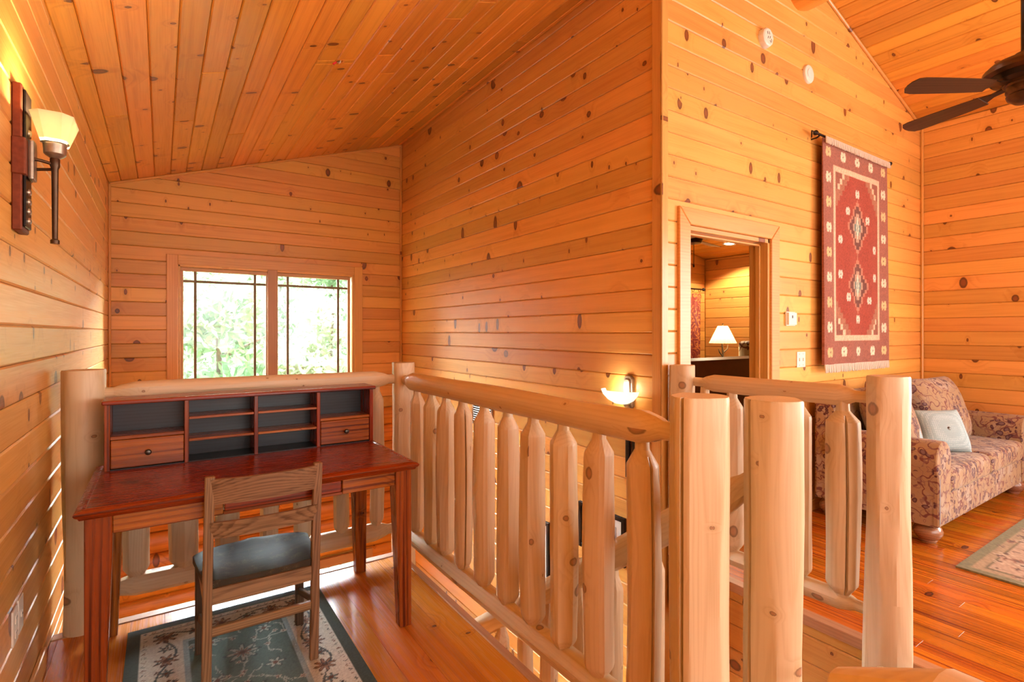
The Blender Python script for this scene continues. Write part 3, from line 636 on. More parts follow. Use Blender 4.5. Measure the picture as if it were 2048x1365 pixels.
# ------------------------------------------------------------------ bedroom seen through the door
BY, BXR = 4.60, XR
def bedroom():
    zb = 2.41
    wbk = slab('wall_bedroom_back', [(2.58, BY + B, 0), (BXR + .1, BY + B, 0), (BXR + .1, BY + B, 2.45), (2.58, BY + B, 3.20)], (0, -1, 0), .1)
    clad(wbk, (0, BY + B, H), (1, 0, 0), (0, 0, 1), (0, -1, 0), [(3.6, -.6), (BXR, -.6), (BXR, zb - H), (3.6, zb - H + .55)], BW, .55, 'wall', seed=31)
    wrr = slab('wall_bedroom_right', [(BXR + B, BY + .1, 0), (BXR + B, YT + .12, 0), (BXR + B, YT + .12, 2.5), (BXR + B, BY + .1, 2.5)], (-1, 0, 0), .1)
    clad(wrr, (BXR + B, 0, H), (0, -1, 0), (0, 0, 1), (-1, 0, 0), [(-BY, -.6), (-YT - .13, -.6), (-YT - .13, zb - H), (-BY, zb - H)], BW, .60, 'wall', seed=33)
    c = Vector((-1, 0, .2)).normalized(); n = Vector((-.2, 0, -1)).normalized()
    o = Vector((BXR, 0, zb)) - n * B
    p = lambda d, y: tuple(o + c * d + Vector((0, y, 0)))
    cb = join_slabs('ceiling_bedroom', [[p(-.1, YT + .12), p(3.9, YT + .12), p(3.9, BY + .1), p(-.1, BY + .1)]], n, .06, 'ceil')
    clad(cb, o, (0, -1, 0), c, n, [(-BY, 0), (-YT - .13, 0), (-YT - .13, 3.0), (-BY, 3.0)], BW, 0, 'ceil', seed=35)
    struct(link('floor_bedroom', box_mesh('floor_bedroom', 3.9, 2.6, .05), 'floor', Matrix.Translation((4.5, 3.4, -.03))))
    # recessed ceiling lamp
    q = o + c * .447 + n * (B + .002) + Vector((0, 3.93, 0))
    m4 = frame(q, (0, 1, 0), Vector((0, 1, 0)).cross(-n) * -1, n)
    t = thing('recessed_light', q, 'round recessed light in the bedroom ceiling', 'ceiling light')
    link('trim_ring', lathe_mesh('trim_ring', [(.060, .0), (.082, .0), (.080, .008), (.062, .004)], 24, cap=False), 'white', frame(q, (1, 0, 0), n.cross(Vector((1, 0, 0))).normalized(), n), t)
    link('lens', lathe_mesh('lens', [(.061, 0), (.055, .003)], 24), 'litdisc', frame(q, (1, 0, 0), n.cross(Vector((1, 0, 0))).normalized(), n), t)
    add_light('recessed_light_glow', 'SPOT', q + n * .05, 60, (1, .80, .52), (0, 0, 0), spot_size=2.2, shadow_soft_size=.06)
    # table lamp on the night table
    L = Vector((5.68, 3.86, 1.03))
    nt = thing('night_table', (5.62, 3.86, 0), 'tall dark wooden table under the bedroom lamp', 'table')
    box('table_top', (5.32, 3.70, .99), (5.92, 4.12, 1.03), 'darkwood', nt)
    for dx in (-.27, .27):
        for dy in (-.13, .23): box('leg', (5.62 + dx - .02, 3.86 + dy - .02, 0), (5.62 + dx + .02, 3.86 + dy + .02, .99), 'darkwood', nt)
    t = thing('table_lamp', L, 'lit table lamp with pleated cream shade and twig base in the bedroom', 'lamp')
    lathe('base', [(.085, 0), (.085, .015), (.05, .028)], L, 'twig', t, 20)
    tube('twig_stem', [L + Vector((0, 0, .02)), L + Vector((.02, .01, .10)), L + Vector((-.012, 0, .19)), L + Vector((0, 0, .31))], [.016, .012, .011, .008], 'twig', t)
    tube('twig_branch', [L + Vector((.018, .01, .10)), L + Vector((.065, -.02, .15)), L + Vector((.075, -.02, .20))], [.010, .008, .004], 'twig', t)
    tube('twig_branch', [L + Vector((0, .0, .06)), L + Vector((-.05, .01, .11)), L + Vector((-.055, .02, .15))], [.010, .008, .004], 'twig', t)
    vs, fs = [], []; ns = 56
    for k, (r, z) in enumerate(((.155, .22), (.055, .43))):
        for i in range(ns): rr = r * (1.03 if i % 2 else .97); a = 2 * math.pi * i / ns; vs.append((rr * math.cos(a), rr * math.sin(a), z))
    for i in range(ns): j = (i + 1) % ns; fs.append((i, j, ns + j, ns + i))
    link('lamp_shade', mesh('lamp_shade', vs, fs), 'lampshade', Matrix.Translation(L), t)
    lathe('finial', [(.004, .43), (.012, .445), (.003, .46)], L, 'bronze', t, 12)
    lathe('bulb', [(.012, .26), (.03, .30), (.028, .33), (.005, .35)], L, 'bulb', t, 14)
    add_light('table_lamp_glow', 'POINT', L + Vector((0, 0, .33)), 26, (1, .66, .30), shadow_soft_size=.05)
    # curtain on the back wall
    ct = thing('curtain', (5.62, BY - .1, 0), 'red curtain with gold scrolls hanging in the bedroom corner', 'curtain')
    vs, fs = [], []; nx = 60
    for k, z in enumerate((.35, 1.0, 1.91)):
        for i in range(nx + 1):
            x = 5.22 + .92 * i / nx; vs.append((x - 5.5, -.045 * math.sin(i * .62) * (1 if k < 2 else .7) - .02 * math.sin(i * .21), z))
    n1 = nx + 1
    for k in range(2):
        for i in range(nx): fs.append((k * n1 + i, k * n1 + i + 1, (k + 1) * n1 + i + 1, (k + 1) * n1 + i))
    cob = link('drape', mesh('drape', vs, fs, True), 'curtain', Matrix.Translation((5.5, BY - .10, 0)), ct)
    sm = cob.modifiers.new('thick', 'SOLIDIFY'); sm.thickness = .006
    tube('rod', [(5.0, BY - .10, 1.97), (6.17, BY - .10, 1.97)], .011, 'blackmetal', ct)
    lathe('finial', [(.004, -.03), (.022, -.012), (.022, .012), (.004, .035)], (6.19, BY - .10, 1.97), 'blackmetal', ct, 12, m4=Matrix.Translation((6.19, BY - .1, 1.97)) @ Matrix.Rotation(math.pi / 2, 4, 'Y'))
    for i in range(7):
        x = 5.26 + .14 * i
        lathe('ring', [(.020, -.003), (.024, 0), (.020, .003), (.016, 0), (.020, -.003)], (x, BY - .1, 1.955), 'blackmetal', ct, 14, cap=False, m4=Matrix.Translation((x, BY - .1, 1.955)) @ Matrix.Rotation(math.pi / 2, 4, 'Y'))
    # sleigh bed: rolled leather footboard near the door
    bd = thing('sleigh_bed', (3.9, 3.2, 0), 'dark brown rolled footboard of the bed seen through the doorway', 'bed')
    prof = [(0, 0), (.05, 0), (.06, .60), (.02, .92), (-.03, 1.06), (-.005, 1.135), (.055, 1.155), (.10, 1.125), (.105, 1.075), (.06, 1.05)]
    back = [(.10, 1.03), (.11, .60), (.10, 0)]
    pts = prof + back
    vs, fs = [], []; k = len(pts)
    for x in (-.80, 1.05): vs += [(x, a, b) for a, b in pts]
    fs = [tuple(range(k - 1, -1, -1)), tuple(range(k, 2 * k))] + [(i, (i + 1) % k, k + (i + 1) % k, k + i) for i in range(k)]
    link('footboard', mesh('footboard', vs, fs, True, 40), 'leather', Matrix.Translation((3.75, 2.86, 0)), bd)
    box('mattress', (3.05, 3.0, .30), (4.45, 4.45, .62), 'paper', bd, bev=.05, seg=3)
    box('side_rail', (3.0, 2.95, .22), (3.05, 4.5, .40), 'darkwood', bd); box('side_rail', (4.45, 2.95, .22), (4.50, 4.5, .40), 'darkwood', bd)
    # upholstered chair by the lamp
    ac = thing('slipper_chair', (5.95, 3.30, 0), 'pale patterned armchair beside the bedroom lamp', 'chair')
    box('chair_back', (5.67, 3.52, .30), (6.22, 3.66, 1.28), 'fabric2', ac, bev=.05, seg=3)
    box('chair_seat', (5.67, 3.00, .28), (6.22, 3.52, .46), 'fabric2', ac, bev=.04, seg=3)
    for x in (5.74, 6.21):
        for y in (3.05, 3.60): box('leg', (x - .02, y - .02, 0), (x + .02, y + .02, .29), 'darkwood', ac)
    # bedroom ceiling fan, one blade in view
    F = Vector((4.55, 3.45, 2.42))
    t = thing('bedroom_fan', F, 'dark ceiling fan with pale blades in the bedroom', 'ceiling fan')
    lathe('motor', [(.03, -.13), (.09, -.12), (.12, -.06), (.11, -.02), (.05, 0), (.02, .01), (.02, .37)], F, 'blackmetal', t)
    for i in range(5):
        a = math.radians(12 + 72 * i); m4 = Matrix.Translation(F + Vector((0, 0, -.08))) @ Matrix.Rotation(a, 4, 'Z') @ Matrix.Rotation(.2, 4, 'X') @ Matrix.Translation((.36, 0, 0))
        link('blade', box_mesh('blade', .46, .13, .008, .003), 'white', m4, t)
    tube('pull_chain', [F + Vector((.03, 0, -.13)), F + Vector((.03, 0, -.33))], .003, 'blackmetal', t, 6)
    lathe('chain_bob', [(.003, 0), (.010, .012), (.004, .035)], F + Vector((.03, 0, -.365)), 'blackmetal', t, 10)
def fabric2():
    m = NT('pale_paisley'); co = m.n('TexCoord').outputs['Object']
    iso = m.math('ABSOLUTE', m.math('SUBTRACT', m.noise(co, 8.0, 1.5), 0.5))
    c = m.mix(m.smooth(iso, .03, .015), (.62, .62, .55), (.16, .07, .06)); m.bsdf(c, .85); return m.m
M['fabric2'] = fabric2()
bedroom()

# ------------------------------------------------------------------ log railings
RB = [0.022, .050]
def baluster(parent, p, z0, z1, r, seed, crack=None, top=.022):
    L = z1 - z0
    return log('baluster', (p[0], p[1], z0), (p[0], p[1], z1), [(0, r * .55), (.012, r * .55), (.048, r * .97), (.055, r), (L * .5, r * 1.06), (L - .10, r), (L - .092, r * .98), (L - .045, top + .002), (L, top)],
               seed, parent, roll=seed * 1.7 if crack is None else 0.0, seg=18 if crack is None else 64, facets=5, wob=.10, crook=.006, rings=14, crack=crack)
def rail(name, parent, p0, p1, r, seed, end0=True, end1=True, ten=.030, cone=.085, stub=.06, mat='log'):
    p0, p1 = Vector(p0), Vector(p1); L = (p1 - p0).length; pr = []
    if end0: pr += [(0, ten), (stub, ten), (stub + cone * .3, r * .74), (stub + cone, r)]
    else: pr += [(0, r)]
    if end1: pr += [(L - stub - cone, r), (L - stub - cone * .3, r * .74), (L - stub, ten), (L, ten)]
    else: pr += [(L, r)]
    return log(name, p0, p1, pr, seed, parent, mat, seg=24, facets=6, wob=.05, rings=24)
def post(parent, x, y, z0, z1, r, seed, crack=None, flare=1.0, roll=None):
    L = z1 - z0
    return log('post', (x, y, z0), (x, y, z1), [(0, r * flare), (L * .35, r * (1 + (flare - 1) * .55)), (L * .6, r * 1.03), (L - .006, r), (L, r * .97)], seed, parent, roll=seed if roll is None else roll, seg=96 if crack is not None else 36, facets=7, wob=.06, rings=20, crack=crack)

XA = 1.27
ra = thing('log_railing', (XA, 2.0, 0), 'peeled log railing beside the desk, with ten balusters above the stairs', 'railing', 'log railings of the loft')
post(ra, 1.28, 3.15, -.25, 1.19, .079, 101); post(ra, XA, .944, -.28, 1.20, .083, 102, crack=3.26, roll=0.0, flare=1.06)
rail('top_rail', ra, (XA, 3.10, 1.083), (XA, 1.00, 1.083), .056, 103)
rail('bottom_rail', ra, (XA, 3.10, .142), (XA, 1.00, .142), .054, 104)
YA = [2.85, 2.649, 2.471, 2.285, 2.078, 1.884, 1.695, 1.509, 1.314, 1.124]
RA = [.047, .049, .050, .047, .051, .050, .052, .054, .053, .052]
for i, (y, r) in enumerate(zip(YA, RA)):
    baluster(ra, (XA, y * 1.024), .172, 1.055, r, 120 + i, crack=(4.38 if i in (3, 9) else None))
rr_ = thing('log_railing', (.5, 3.15, 0), 'peeled log railing behind the desk at the open edge', 'railing', 'log railings of the loft')
post(rr_, -.302, 3.15, -.25, 1.205, .086, 111)
rail('top_rail', rr_, (-.25, 3.15, 1.088), (1.235, 3.15, 1.088), .055, 112)
rail('bottom_rail', rr_, (-.25, 3.15, .150), (1.235, 3.15, .150), .054, 113)
for i, (x, r) in enumerate(zip([-.102, .093, .291, .490, .672, .887, 1.10], [.056, .066, .058, .050, .050, .046, .044])):
    baluster(rr_, (x, 3.15), .178, 1.06, r, 140 + i)
XBR = 2.57
rb = thing('log_railing', (XBR, 1.5, 0), 'peeled log railing in front of the sofa, by the bedroom door', 'railing', 'log railings of the loft')
post(rb, 2.53, 1.985, -.25, 1.19, .074, 151); post(rb, XBR, .956, -.25, 1.195, .080, 152, flare=1.22)
pl = lathe('wood_plug', [(.019, 0), (.019, .004), (.012, .006)], (0, 0, 0), 'log', rb, 18, m4=Matrix.Translation((XBR - .094, .956 - .012, -.02)) @ Matrix.Rotation(math.radians(195), 4, 'Z') @ Matrix.Rotation(math.radians(90), 4, 'Y'))
rail('top_rail', rb, (XBR, 1.93, 1.095), (XBR, 1.02, 1.095), .048, 153, cone=.07, ten=.026)
rail('bottom_rail', rb, (XBR, 1.93, .165), (XBR, 1.02, .165), .047, 154, cone=.07, ten=.026)
for i, (y, r) in enumerate(zip([1.86, 1.69, 1.515, 1.335, 1.135], [.055, .058, .058, .062, .068])):
    baluster(rb, (XBR, y), .190, 1.070, r, 160 + i, crack=(3.76 if i == 4 else None), top=.026)
# stairs with their own rail
st = thing('staircase', (1.9, .8, ZLOW), 'wooden staircase going down between the railings', 'staircase')
def sz(y): return -(y - .72) * .74
for i in range(14):
    y0 = .745 + i * .2565; z = -(i + 1) * .1897; x1 = 2.612 if y0 + .28 < YT else 2.45
    if y0 < YT < y0 + .30: x1 = 2.45
    if z < ZLOW + .05: break
    box('tread', (1.36, y0 - .02, z - .045), (x1, y0 + .275, z), 'deskfront', st, bev=.008)
    box('riser', (1.38, y0 + .255, z - .1897), (x1, y0 + .272, z - .04), 'trim', st, bev=.001)
for x in (1.345, 2.42): beam('stringer', (x, .88, -.30), (x, 3.95, -.30 - 3.07 * .74), .04, .25, 'deskfront', st)
hr = thing('stair_railing', (1.5, .85, 0), 'sloping log handrail of the stairs with the thick newel post at their head', 'railing')
post(hr, 1.50, .85, -.20, 1.185, .081, 171, crack=2.72, roll=0.0, flare=1.08)
def hz(y): return .975 - (y - .85) * .74
rail('handrail', hr, (1.50, .90, hz(.90)), (1.50, 4.2, hz(4.2)), .054, 172, stub=.05, cone=.10, ten=.034, end1=False)
beam('bottom_rail', (1.50, .95, hz(.95) - .83), (1.50, 4.2, hz(4.2) - .83), .06, .07, 'trim', hr)
for i in range(15):
    y = 1.10 + .205 * i
    baluster(hr, (1.50, y), hz(y) - .80, hz(y) - .03, .042, 180 + i)
# near rail just under the lens
nr_ = thing('log_railing', (.50, -.5, 0), 'end of a peeled log rail at the bottom right corner', 'railing', 'log railings of the loft')
NX, NYE = .460, .210
log('top_rail', (NX, NYE, 1.0735), (NX, -1.6, 1.0735), [(0, .029), (.02, .039), (.07, .063), (.3, .065), (1.8, .065)], 191, nr_, seg=26, facets=7, wob=.04, roll=.6)
post(nr_, NX, -1.0, 0, 1.03, .07, 192)

# ------------------------------------------------------------------ desk with hutch
DX_0, DX_1, DY0, DY1, DT = -.25, 1.008, 2.285, 3.055, .77
dk = thing('writing_desk', ((DX_0 + DX_1) / 2, 2.67, 0), 'dark red-brown wooden writing desk with a pigeonhole hutch', 'desk')
def desk_top():
    bm = bmesh.new(); W, D = DX_1 - DX_0, DY1 - DY0
    rings = [(-.016, -.034), (-.012, -.026), (-.004, -.020), (0, -.012), (-.003, -.006), (-.013, -.002), (-.022, 0), (-.030, -.0015), (-.034, 0)]
    rows = []
    for off, z in rings:
        hx, hy = W / 2 + off, D / 2 + off
        rows.append([bm.verts.new((sx * hx, sy * hy, z)) for sx, sy in ((-1, -1), (1, -1), (1, 1), (-1, 1))])
    for a, b in zip(rows, rows[1:]):
        for i in range(4): bm.faces.new((a[i], a[(i + 1) % 4], b[(i + 1) % 4], b[i]))
    bm.faces.new(rows[-1]); bm.faces.new(rows[0][::-1])
    me = bpy.data.meshes.new('desk_top'); bm.to_mesh(me); bm.free(); return me
link('desk_top', desk_top(), 'desk', Matrix.Translation(((DX_0 + DX_1) / 2, (DY0 + DY1) / 2, DT)), dk)
def taper_leg(x0, x1, y0, y1, ztop, parent, mat='deskfront', kx=0, ky=0, t=.022):
    c = Vector(((x0 + x1) / 2, (y0 + y1) / 2, 0)); vs = []
    for z, e in ((0, t), (ztop - .10, 0), (ztop, 0)):
        a0, a1 = x0 + (e if kx < 0 else 0), x1 - (e if kx > 0 else 0); b0, b1 = y0 + (e if ky < 0 else 0), y1 - (e if ky > 0 else 0)
        vs += [(z, -(a - c.x) * -1, b - c.y) for a, b in ((a0, b0), (a1, b0), (a1, b1), (a0, b1))]
    # local x = world z, local y = world x, local z = world y
    fs = [(3, 2, 1, 0), (8, 9, 10, 11)] + [(s + i, s + (i + 1) % 4, s + 4 + (i + 1) % 4, s + 4 + i) for s in (0, 4) for i in range(4)]
    me = mesh('leg', vs, fs); bm = bmesh.new(); bm.from_mesh(me); bmesh.ops.recalc_face_normals(bm, faces=bm.faces[:])
    bmesh.ops.bevel(bm, geom=[e for e in bm.edges], offset=.003, segments=1, affect='EDGES'); bm.to_mesh(me); bm.free()
    return link('leg', me, mat, frame(c, (0, 0, 1), (1, 0, 0), (0, 1, 0)), parent)
LW = .078
for sx in (0, 1):
    for sy in (0, 1):
        x0 = DX_0 + .028 if sx == 0 else DX_1 - .028 - LW; y0 = DY0 + .028 if sy == 0 else DY1 - .026 - LW
        taper_leg(x0, x0 + LW, y0, y0 + LW, DT - .034, dk, 'desk' if sx == 0 and sy == 0 else 'deskfront', kx=1 if sx == 0 else -1, ky=1 if sy == 0 else -1)
ax0, ax1 = DX_0 + .028 + LW, DX_1 - .028 - LW; ya = DY0 + .036; za0, za1 = .668, DT - .034
box('apron', (ax0, ya, za0), (.20, ya + .024, za1), 'deskfront', dk); box('apron', (.66, ya, za0), (ax1, ya + .024, za1), 'deskfront', dk)
box('apron_rail', (.20, ya, za0), (.66, ya + .024, za0 + .012), 'deskfront', dk, bev=.002)
dw = box('desk_drawer', (.205, ya - .002, za0 + .014), (.655, ya + .3, za1 - .004), 'desk', dk)
for x in (DX_0 + .034, DX_1 - .058): box('apron', (x, DY0 + .028 + LW, za0), (x + .024, DY1 - .026 - LW, za1), 'deskfront', dk)
box('apron', (ax0, DY1 - .058, za0), (ax1, DY1 - .034, za1), 'deskfront', dk)
hu_ = link('hutch', box_mesh('hutch', 1.215, .195, .018, .004), 'desk', Matrix.Translation((.392, 2.957, 1.072)), dk)   # its top board carries the rest
HX0, HX1, HY0, HY1, HZ0, HZ1 = -.208, .990, 2.880, 3.050, DT, 1.063
for x in (HX0, HX1 - .020): box('hutch_side', (x, HY0, HZ0), (x + .020, HY1, HZ1), 'desk', hu_, bev=.002)
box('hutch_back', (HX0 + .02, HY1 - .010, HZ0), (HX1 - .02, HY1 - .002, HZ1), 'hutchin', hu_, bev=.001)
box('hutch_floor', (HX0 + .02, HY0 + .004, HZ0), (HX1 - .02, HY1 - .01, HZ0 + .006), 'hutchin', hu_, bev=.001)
for x in (.098, .393, .694): box('partition', (x - .009, HY0, HZ0), (x + .009, HY1 - .01, HZ1), 'desk', hu_, bev=.002)
for (a, b) in ((HX0 + .02, .089), (.703, HX1 - .02)):
    box('shelf', (a, HY0 + .004, .905), (b, HY1 - .01, .920), 'deskfront', hu_, bev=.002)
    dr = box('hutch_drawer', (a + .002, HY0 + .002, .779), (b - .002, HY1 - .015, .903), 'deskfront', hu_, bev=.003)
    xm_ = (a + b) / 2
    lathe('drawer_knob', [(.006, 0), (.005, .010), (.012, .016), (.013, .021), (.009, .027), (.002, .029)], 0, 'knob', dr, 18, m4=Matrix.Translation((xm_, HY0 + .001, .842)) @ Matrix.Rotation(math.pi / 2, 4, 'X'))
for (a, b) in ((.107, .384), (.402, .685)):
    for z in (.868, .972): box('shelf', (a, HY0 + .003, z), (b, HY1 - .01, z + .012), 'deskfront', hu_, bev=.002)

# ------------------------------------------------------------------ chair
ch = thing('wooden_chair', (.335, 2.45, .012), 'worn grey-brown oak chair pushed in at the desk', 'chair')
def seatf():
    vs, fs = [], []; n, mth = 22, 20
    for k in (0, 1):
        for j in range(mth + 1):
            v = j / mth; y = 2.268 + .375 * v; w0 = .205 + .03 * v
            # rounded front corners
            e = max(0.0, (v - .80) / .20); w = w0 - .05 * e ** 3
            for i in range(n + 1):
                u = -1 + 2 * i / n; x = .338 + u * w
                yy = y - (.03 * abs(u) ** 4 if v > .6 else 0) * (v - .6) / .4 * 1.2
                dish = -.019 * (1 - abs(u) ** 2.2) * (1 - ((v - .40) / .62) ** 2 if abs(v - .4) < .62 else 0) + .007 * math.exp(-(u * 5) ** 2) * v
                edge = -.006 * max(0, abs(u) - .9) / .1 - .006 * max(0, v - .93) / .07
                vs.append((x - .338, yy - 2.45, (.445 + dish + edge) if k == 0 else .414))
    n1 = n + 1; T = n1 * (mth + 1)
    for j in range(mth):
        for i in range(n):
            a = j * n1 + i; fs.append((a, a + 1, a + n1 + 1, a + n1)); fs.append((T + a, T + a + n1, T + a + n1 + 1, T + a + 1))
    bd = [i for i in range(n1)] + [j * n1 + n for j in range(1, mth + 1)] + [mth * n1 + i for i in range(n - 1, -1, -1)] + [j * n1 for j in range(mth - 1, 0, -1)]
    for a, b in zip(bd, bd[1:] + bd[:1]): fs.append((b, a, T + a, T + b))
    return mesh('seat', vs, fs, True, 50)
link('seat', seatf(), 'seat', Matrix.Translation((.338, 2.45, 0)), ch)
def rpost(xb, xt):
    pts = [(xb, 2.284, .012), (xb + .002, 2.275, .25), (xb + .003, 2.268, .44), ((xb + xt) / 2 + .002, 2.261, .66), (xt, 2.247, .842)]
    vs, fs = [], []
    for x, y, z in pts: vs += [(z - .42, x - xb + a, y - 2.26 + b) for a, b in ((-.0165, -.014), (.0165, -.014), (.0165, .014), (-.0165, .014))]
    k = len(pts)
    fs = [(3, 2, 1, 0), tuple(4 * (k - 1) + i for i in range(4))] + [(4 * s + i, 4 * s + (i + 1) % 4, 4 * s + 4 + (i + 1) % 4, 4 * s + 4 + i) for s in range(k - 1) for i in range(4)]
    me = mesh('rear_post', vs, fs); bm = bmesh.new(); bm.from_mesh(me); bmesh.ops.recalc_face_normals(bm, faces=bm.faces[:])
    bmesh.ops.bevel(bm, geom=bm.edges[:], offset=.003, segments=1, affect='EDGES'); bm.to_mesh(me); bm.free()
    return link('rear_post', me, 'oak', frame((xb, 2.26, .42), (0, 0, 1), (1, 0, 0), (0, 1, 0)), ch)
rpost(.140, .150); rpost(.530, .538)
def slat(name, z0, z1, yb_, bow, x0=.150, x1=.535, lean=.012, mat='oak', t=.016):
    n = 14; vs, fs = [], []
    for i in range(n + 1):
        u = -1 + 2 * i / n; x = (x1 - x0) / 2 * u; y = -bow * (1 - u * u)
        for z, l in ((z0, 0), (z1, -lean)):
            vs += [(x, z - (z0 + z1) / 2, -(y + l)), (x, z - (z0 + z1) / 2, -(y + l + t))]
    for i in range(n):
        a = 4 * i; b = a + 4
        fs += [(a, b, b + 2, a + 2), (a + 1, a + 3, b + 3, b + 1), (a + 2, b + 2, b + 3, a + 3), (a, a + 1, b + 1, b)]
    fs += [(0, 2, 3, 1), (4 * n, 4 * n + 1, 4 * n + 3, 4 * n + 2)]
    me = mesh(name, vs, fs, True, 40)
    return link(name, me, mat, frame(((x0 + x1) / 2, yb_, (z0 + z1) / 2), (1, 0, 0), (0, 0, 1), (0, -1, 0)), ch)
slat('back_slat', .735, .832, 2.246, .030); slat('back_slat', .605, .668, 2.254, .026)
slat('rear_apron', .352, .412, 2.262, .004, .152, .525, 0, t=.02)
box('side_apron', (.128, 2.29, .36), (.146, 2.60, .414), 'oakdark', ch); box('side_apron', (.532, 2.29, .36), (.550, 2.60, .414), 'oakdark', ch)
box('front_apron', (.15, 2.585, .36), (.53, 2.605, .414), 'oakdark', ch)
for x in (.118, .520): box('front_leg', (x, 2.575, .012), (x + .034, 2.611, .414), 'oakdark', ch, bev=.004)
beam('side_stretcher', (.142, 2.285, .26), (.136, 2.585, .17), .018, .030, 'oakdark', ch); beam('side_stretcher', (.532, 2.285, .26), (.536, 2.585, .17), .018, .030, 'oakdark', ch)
box('rear_stretcher', (.152, 2.266, .228), (.520, 2.286, .262), 'oak', ch)

# ------------------------------------------------------------------ woven things (colours woven cell by cell)
def lin(r, g, b): return tuple((c / 255 / 12.92) if c <= 10 else ((c / 255 + .055) / 1.055) ** 2.4 for c in (r, g, b))
class Weave:
    def __init__(s, w, h, cell):
        s.w, s.h = w, h; s.nx, s.ny = int(round(w / cell)) + 1, int(round(h / cell)) + 1
        s.X, s.Y = np.meshgrid(np.linspace(0, w, s.nx), np.linspace(0, h, s.ny)); s.C = np.zeros((s.ny, s.nx, 3))
    def fill(s, mask, rgb, a=1.0): s.C[mask] = s.C[mask] * (1 - a) + np.array(lin(*rgb)) * a
    def edge(s): return np.minimum(np.minimum(s.X, s.w - s.X), np.minimum(s.Y, s.h - s.Y))
    def flower(s, cx, cy, r, n, col, core, ph=0.0, ring=None, depth=.35):
        dx, dy = s.X - cx, s.Y - cy; d = np.hypot(dx, dy); a = np.arctan2(dy, dx); R = r * (1 - depth + depth * np.cos(n * a + ph))
        if ring is not None: s.fill(d < R + r * .22, ring)
        s.fill(d < R, col); s.fill(d < r * .33, core)
    def line(s, pts, t, rgb):
        for (x0, y0), (x1, y1) in zip(pts, pts[1:]):
            vx, vy = x1 - x0, y1 - y0; L = vx * vx + vy * vy + 1e-12
            u = np.clip(((s.X - x0) * vx + (s.Y - y0) * vy) / L, 0, 1)
            s.fill(np.hypot(s.X - x0 - u * vx, s.Y - y0 - u * vy) < t, rgb)
    def build(s, name, m4, parent=None, zf=None, thick=.008):
        nx, ny = s.nx, s.ny; z = zf(s.X, s.Y) if zf else np.zeros_like(s.X)
        vs = np.stack([s.X - s.w / 2, s.Y - s.h / 2, z], -1).reshape(-1, 3); N = len(vs)
        idx = np.arange(N).reshape(ny, nx)
        f = np.stack([idx[:-1, :-1], idx[:-1, 1:], idx[1:, 1:], idx[1:, :-1]], -1).reshape(-1, 4).tolist()
        bd = list(idx[0, :]) + list(idx[1:, -1]) + list(idx[-1, -2::-1]) + list(idx[-2:0:-1, 0])
        low = vs[bd].copy(); low[:, 2] = vs[:, 2].min() - thick; k = len(bd)
        va = np.vstack([vs, low]).tolist()
        for i in range(k): j = (i + 1) % k; f.append((int(bd[j]), int(bd[i]), N + i, N + j))
        f.append(tuple(range(N + k - 1, N - 1, -1)))
        me = bpy.data.meshes.new(name); me.from_pydata(va, [], f); me.update()
        c = np.ones((N + k, 4)); c[:N, :3] = s.C.reshape(-1, 3); c[N:, :3] = s.C.reshape(-1, 3)[bd]
        at = me.color_attributes.new('weave', 'FLOAT_COLOR', 'POINT'); at.data.foreach_set('color', c.ravel())
        return link(name, me, 'weave', m4, parent)

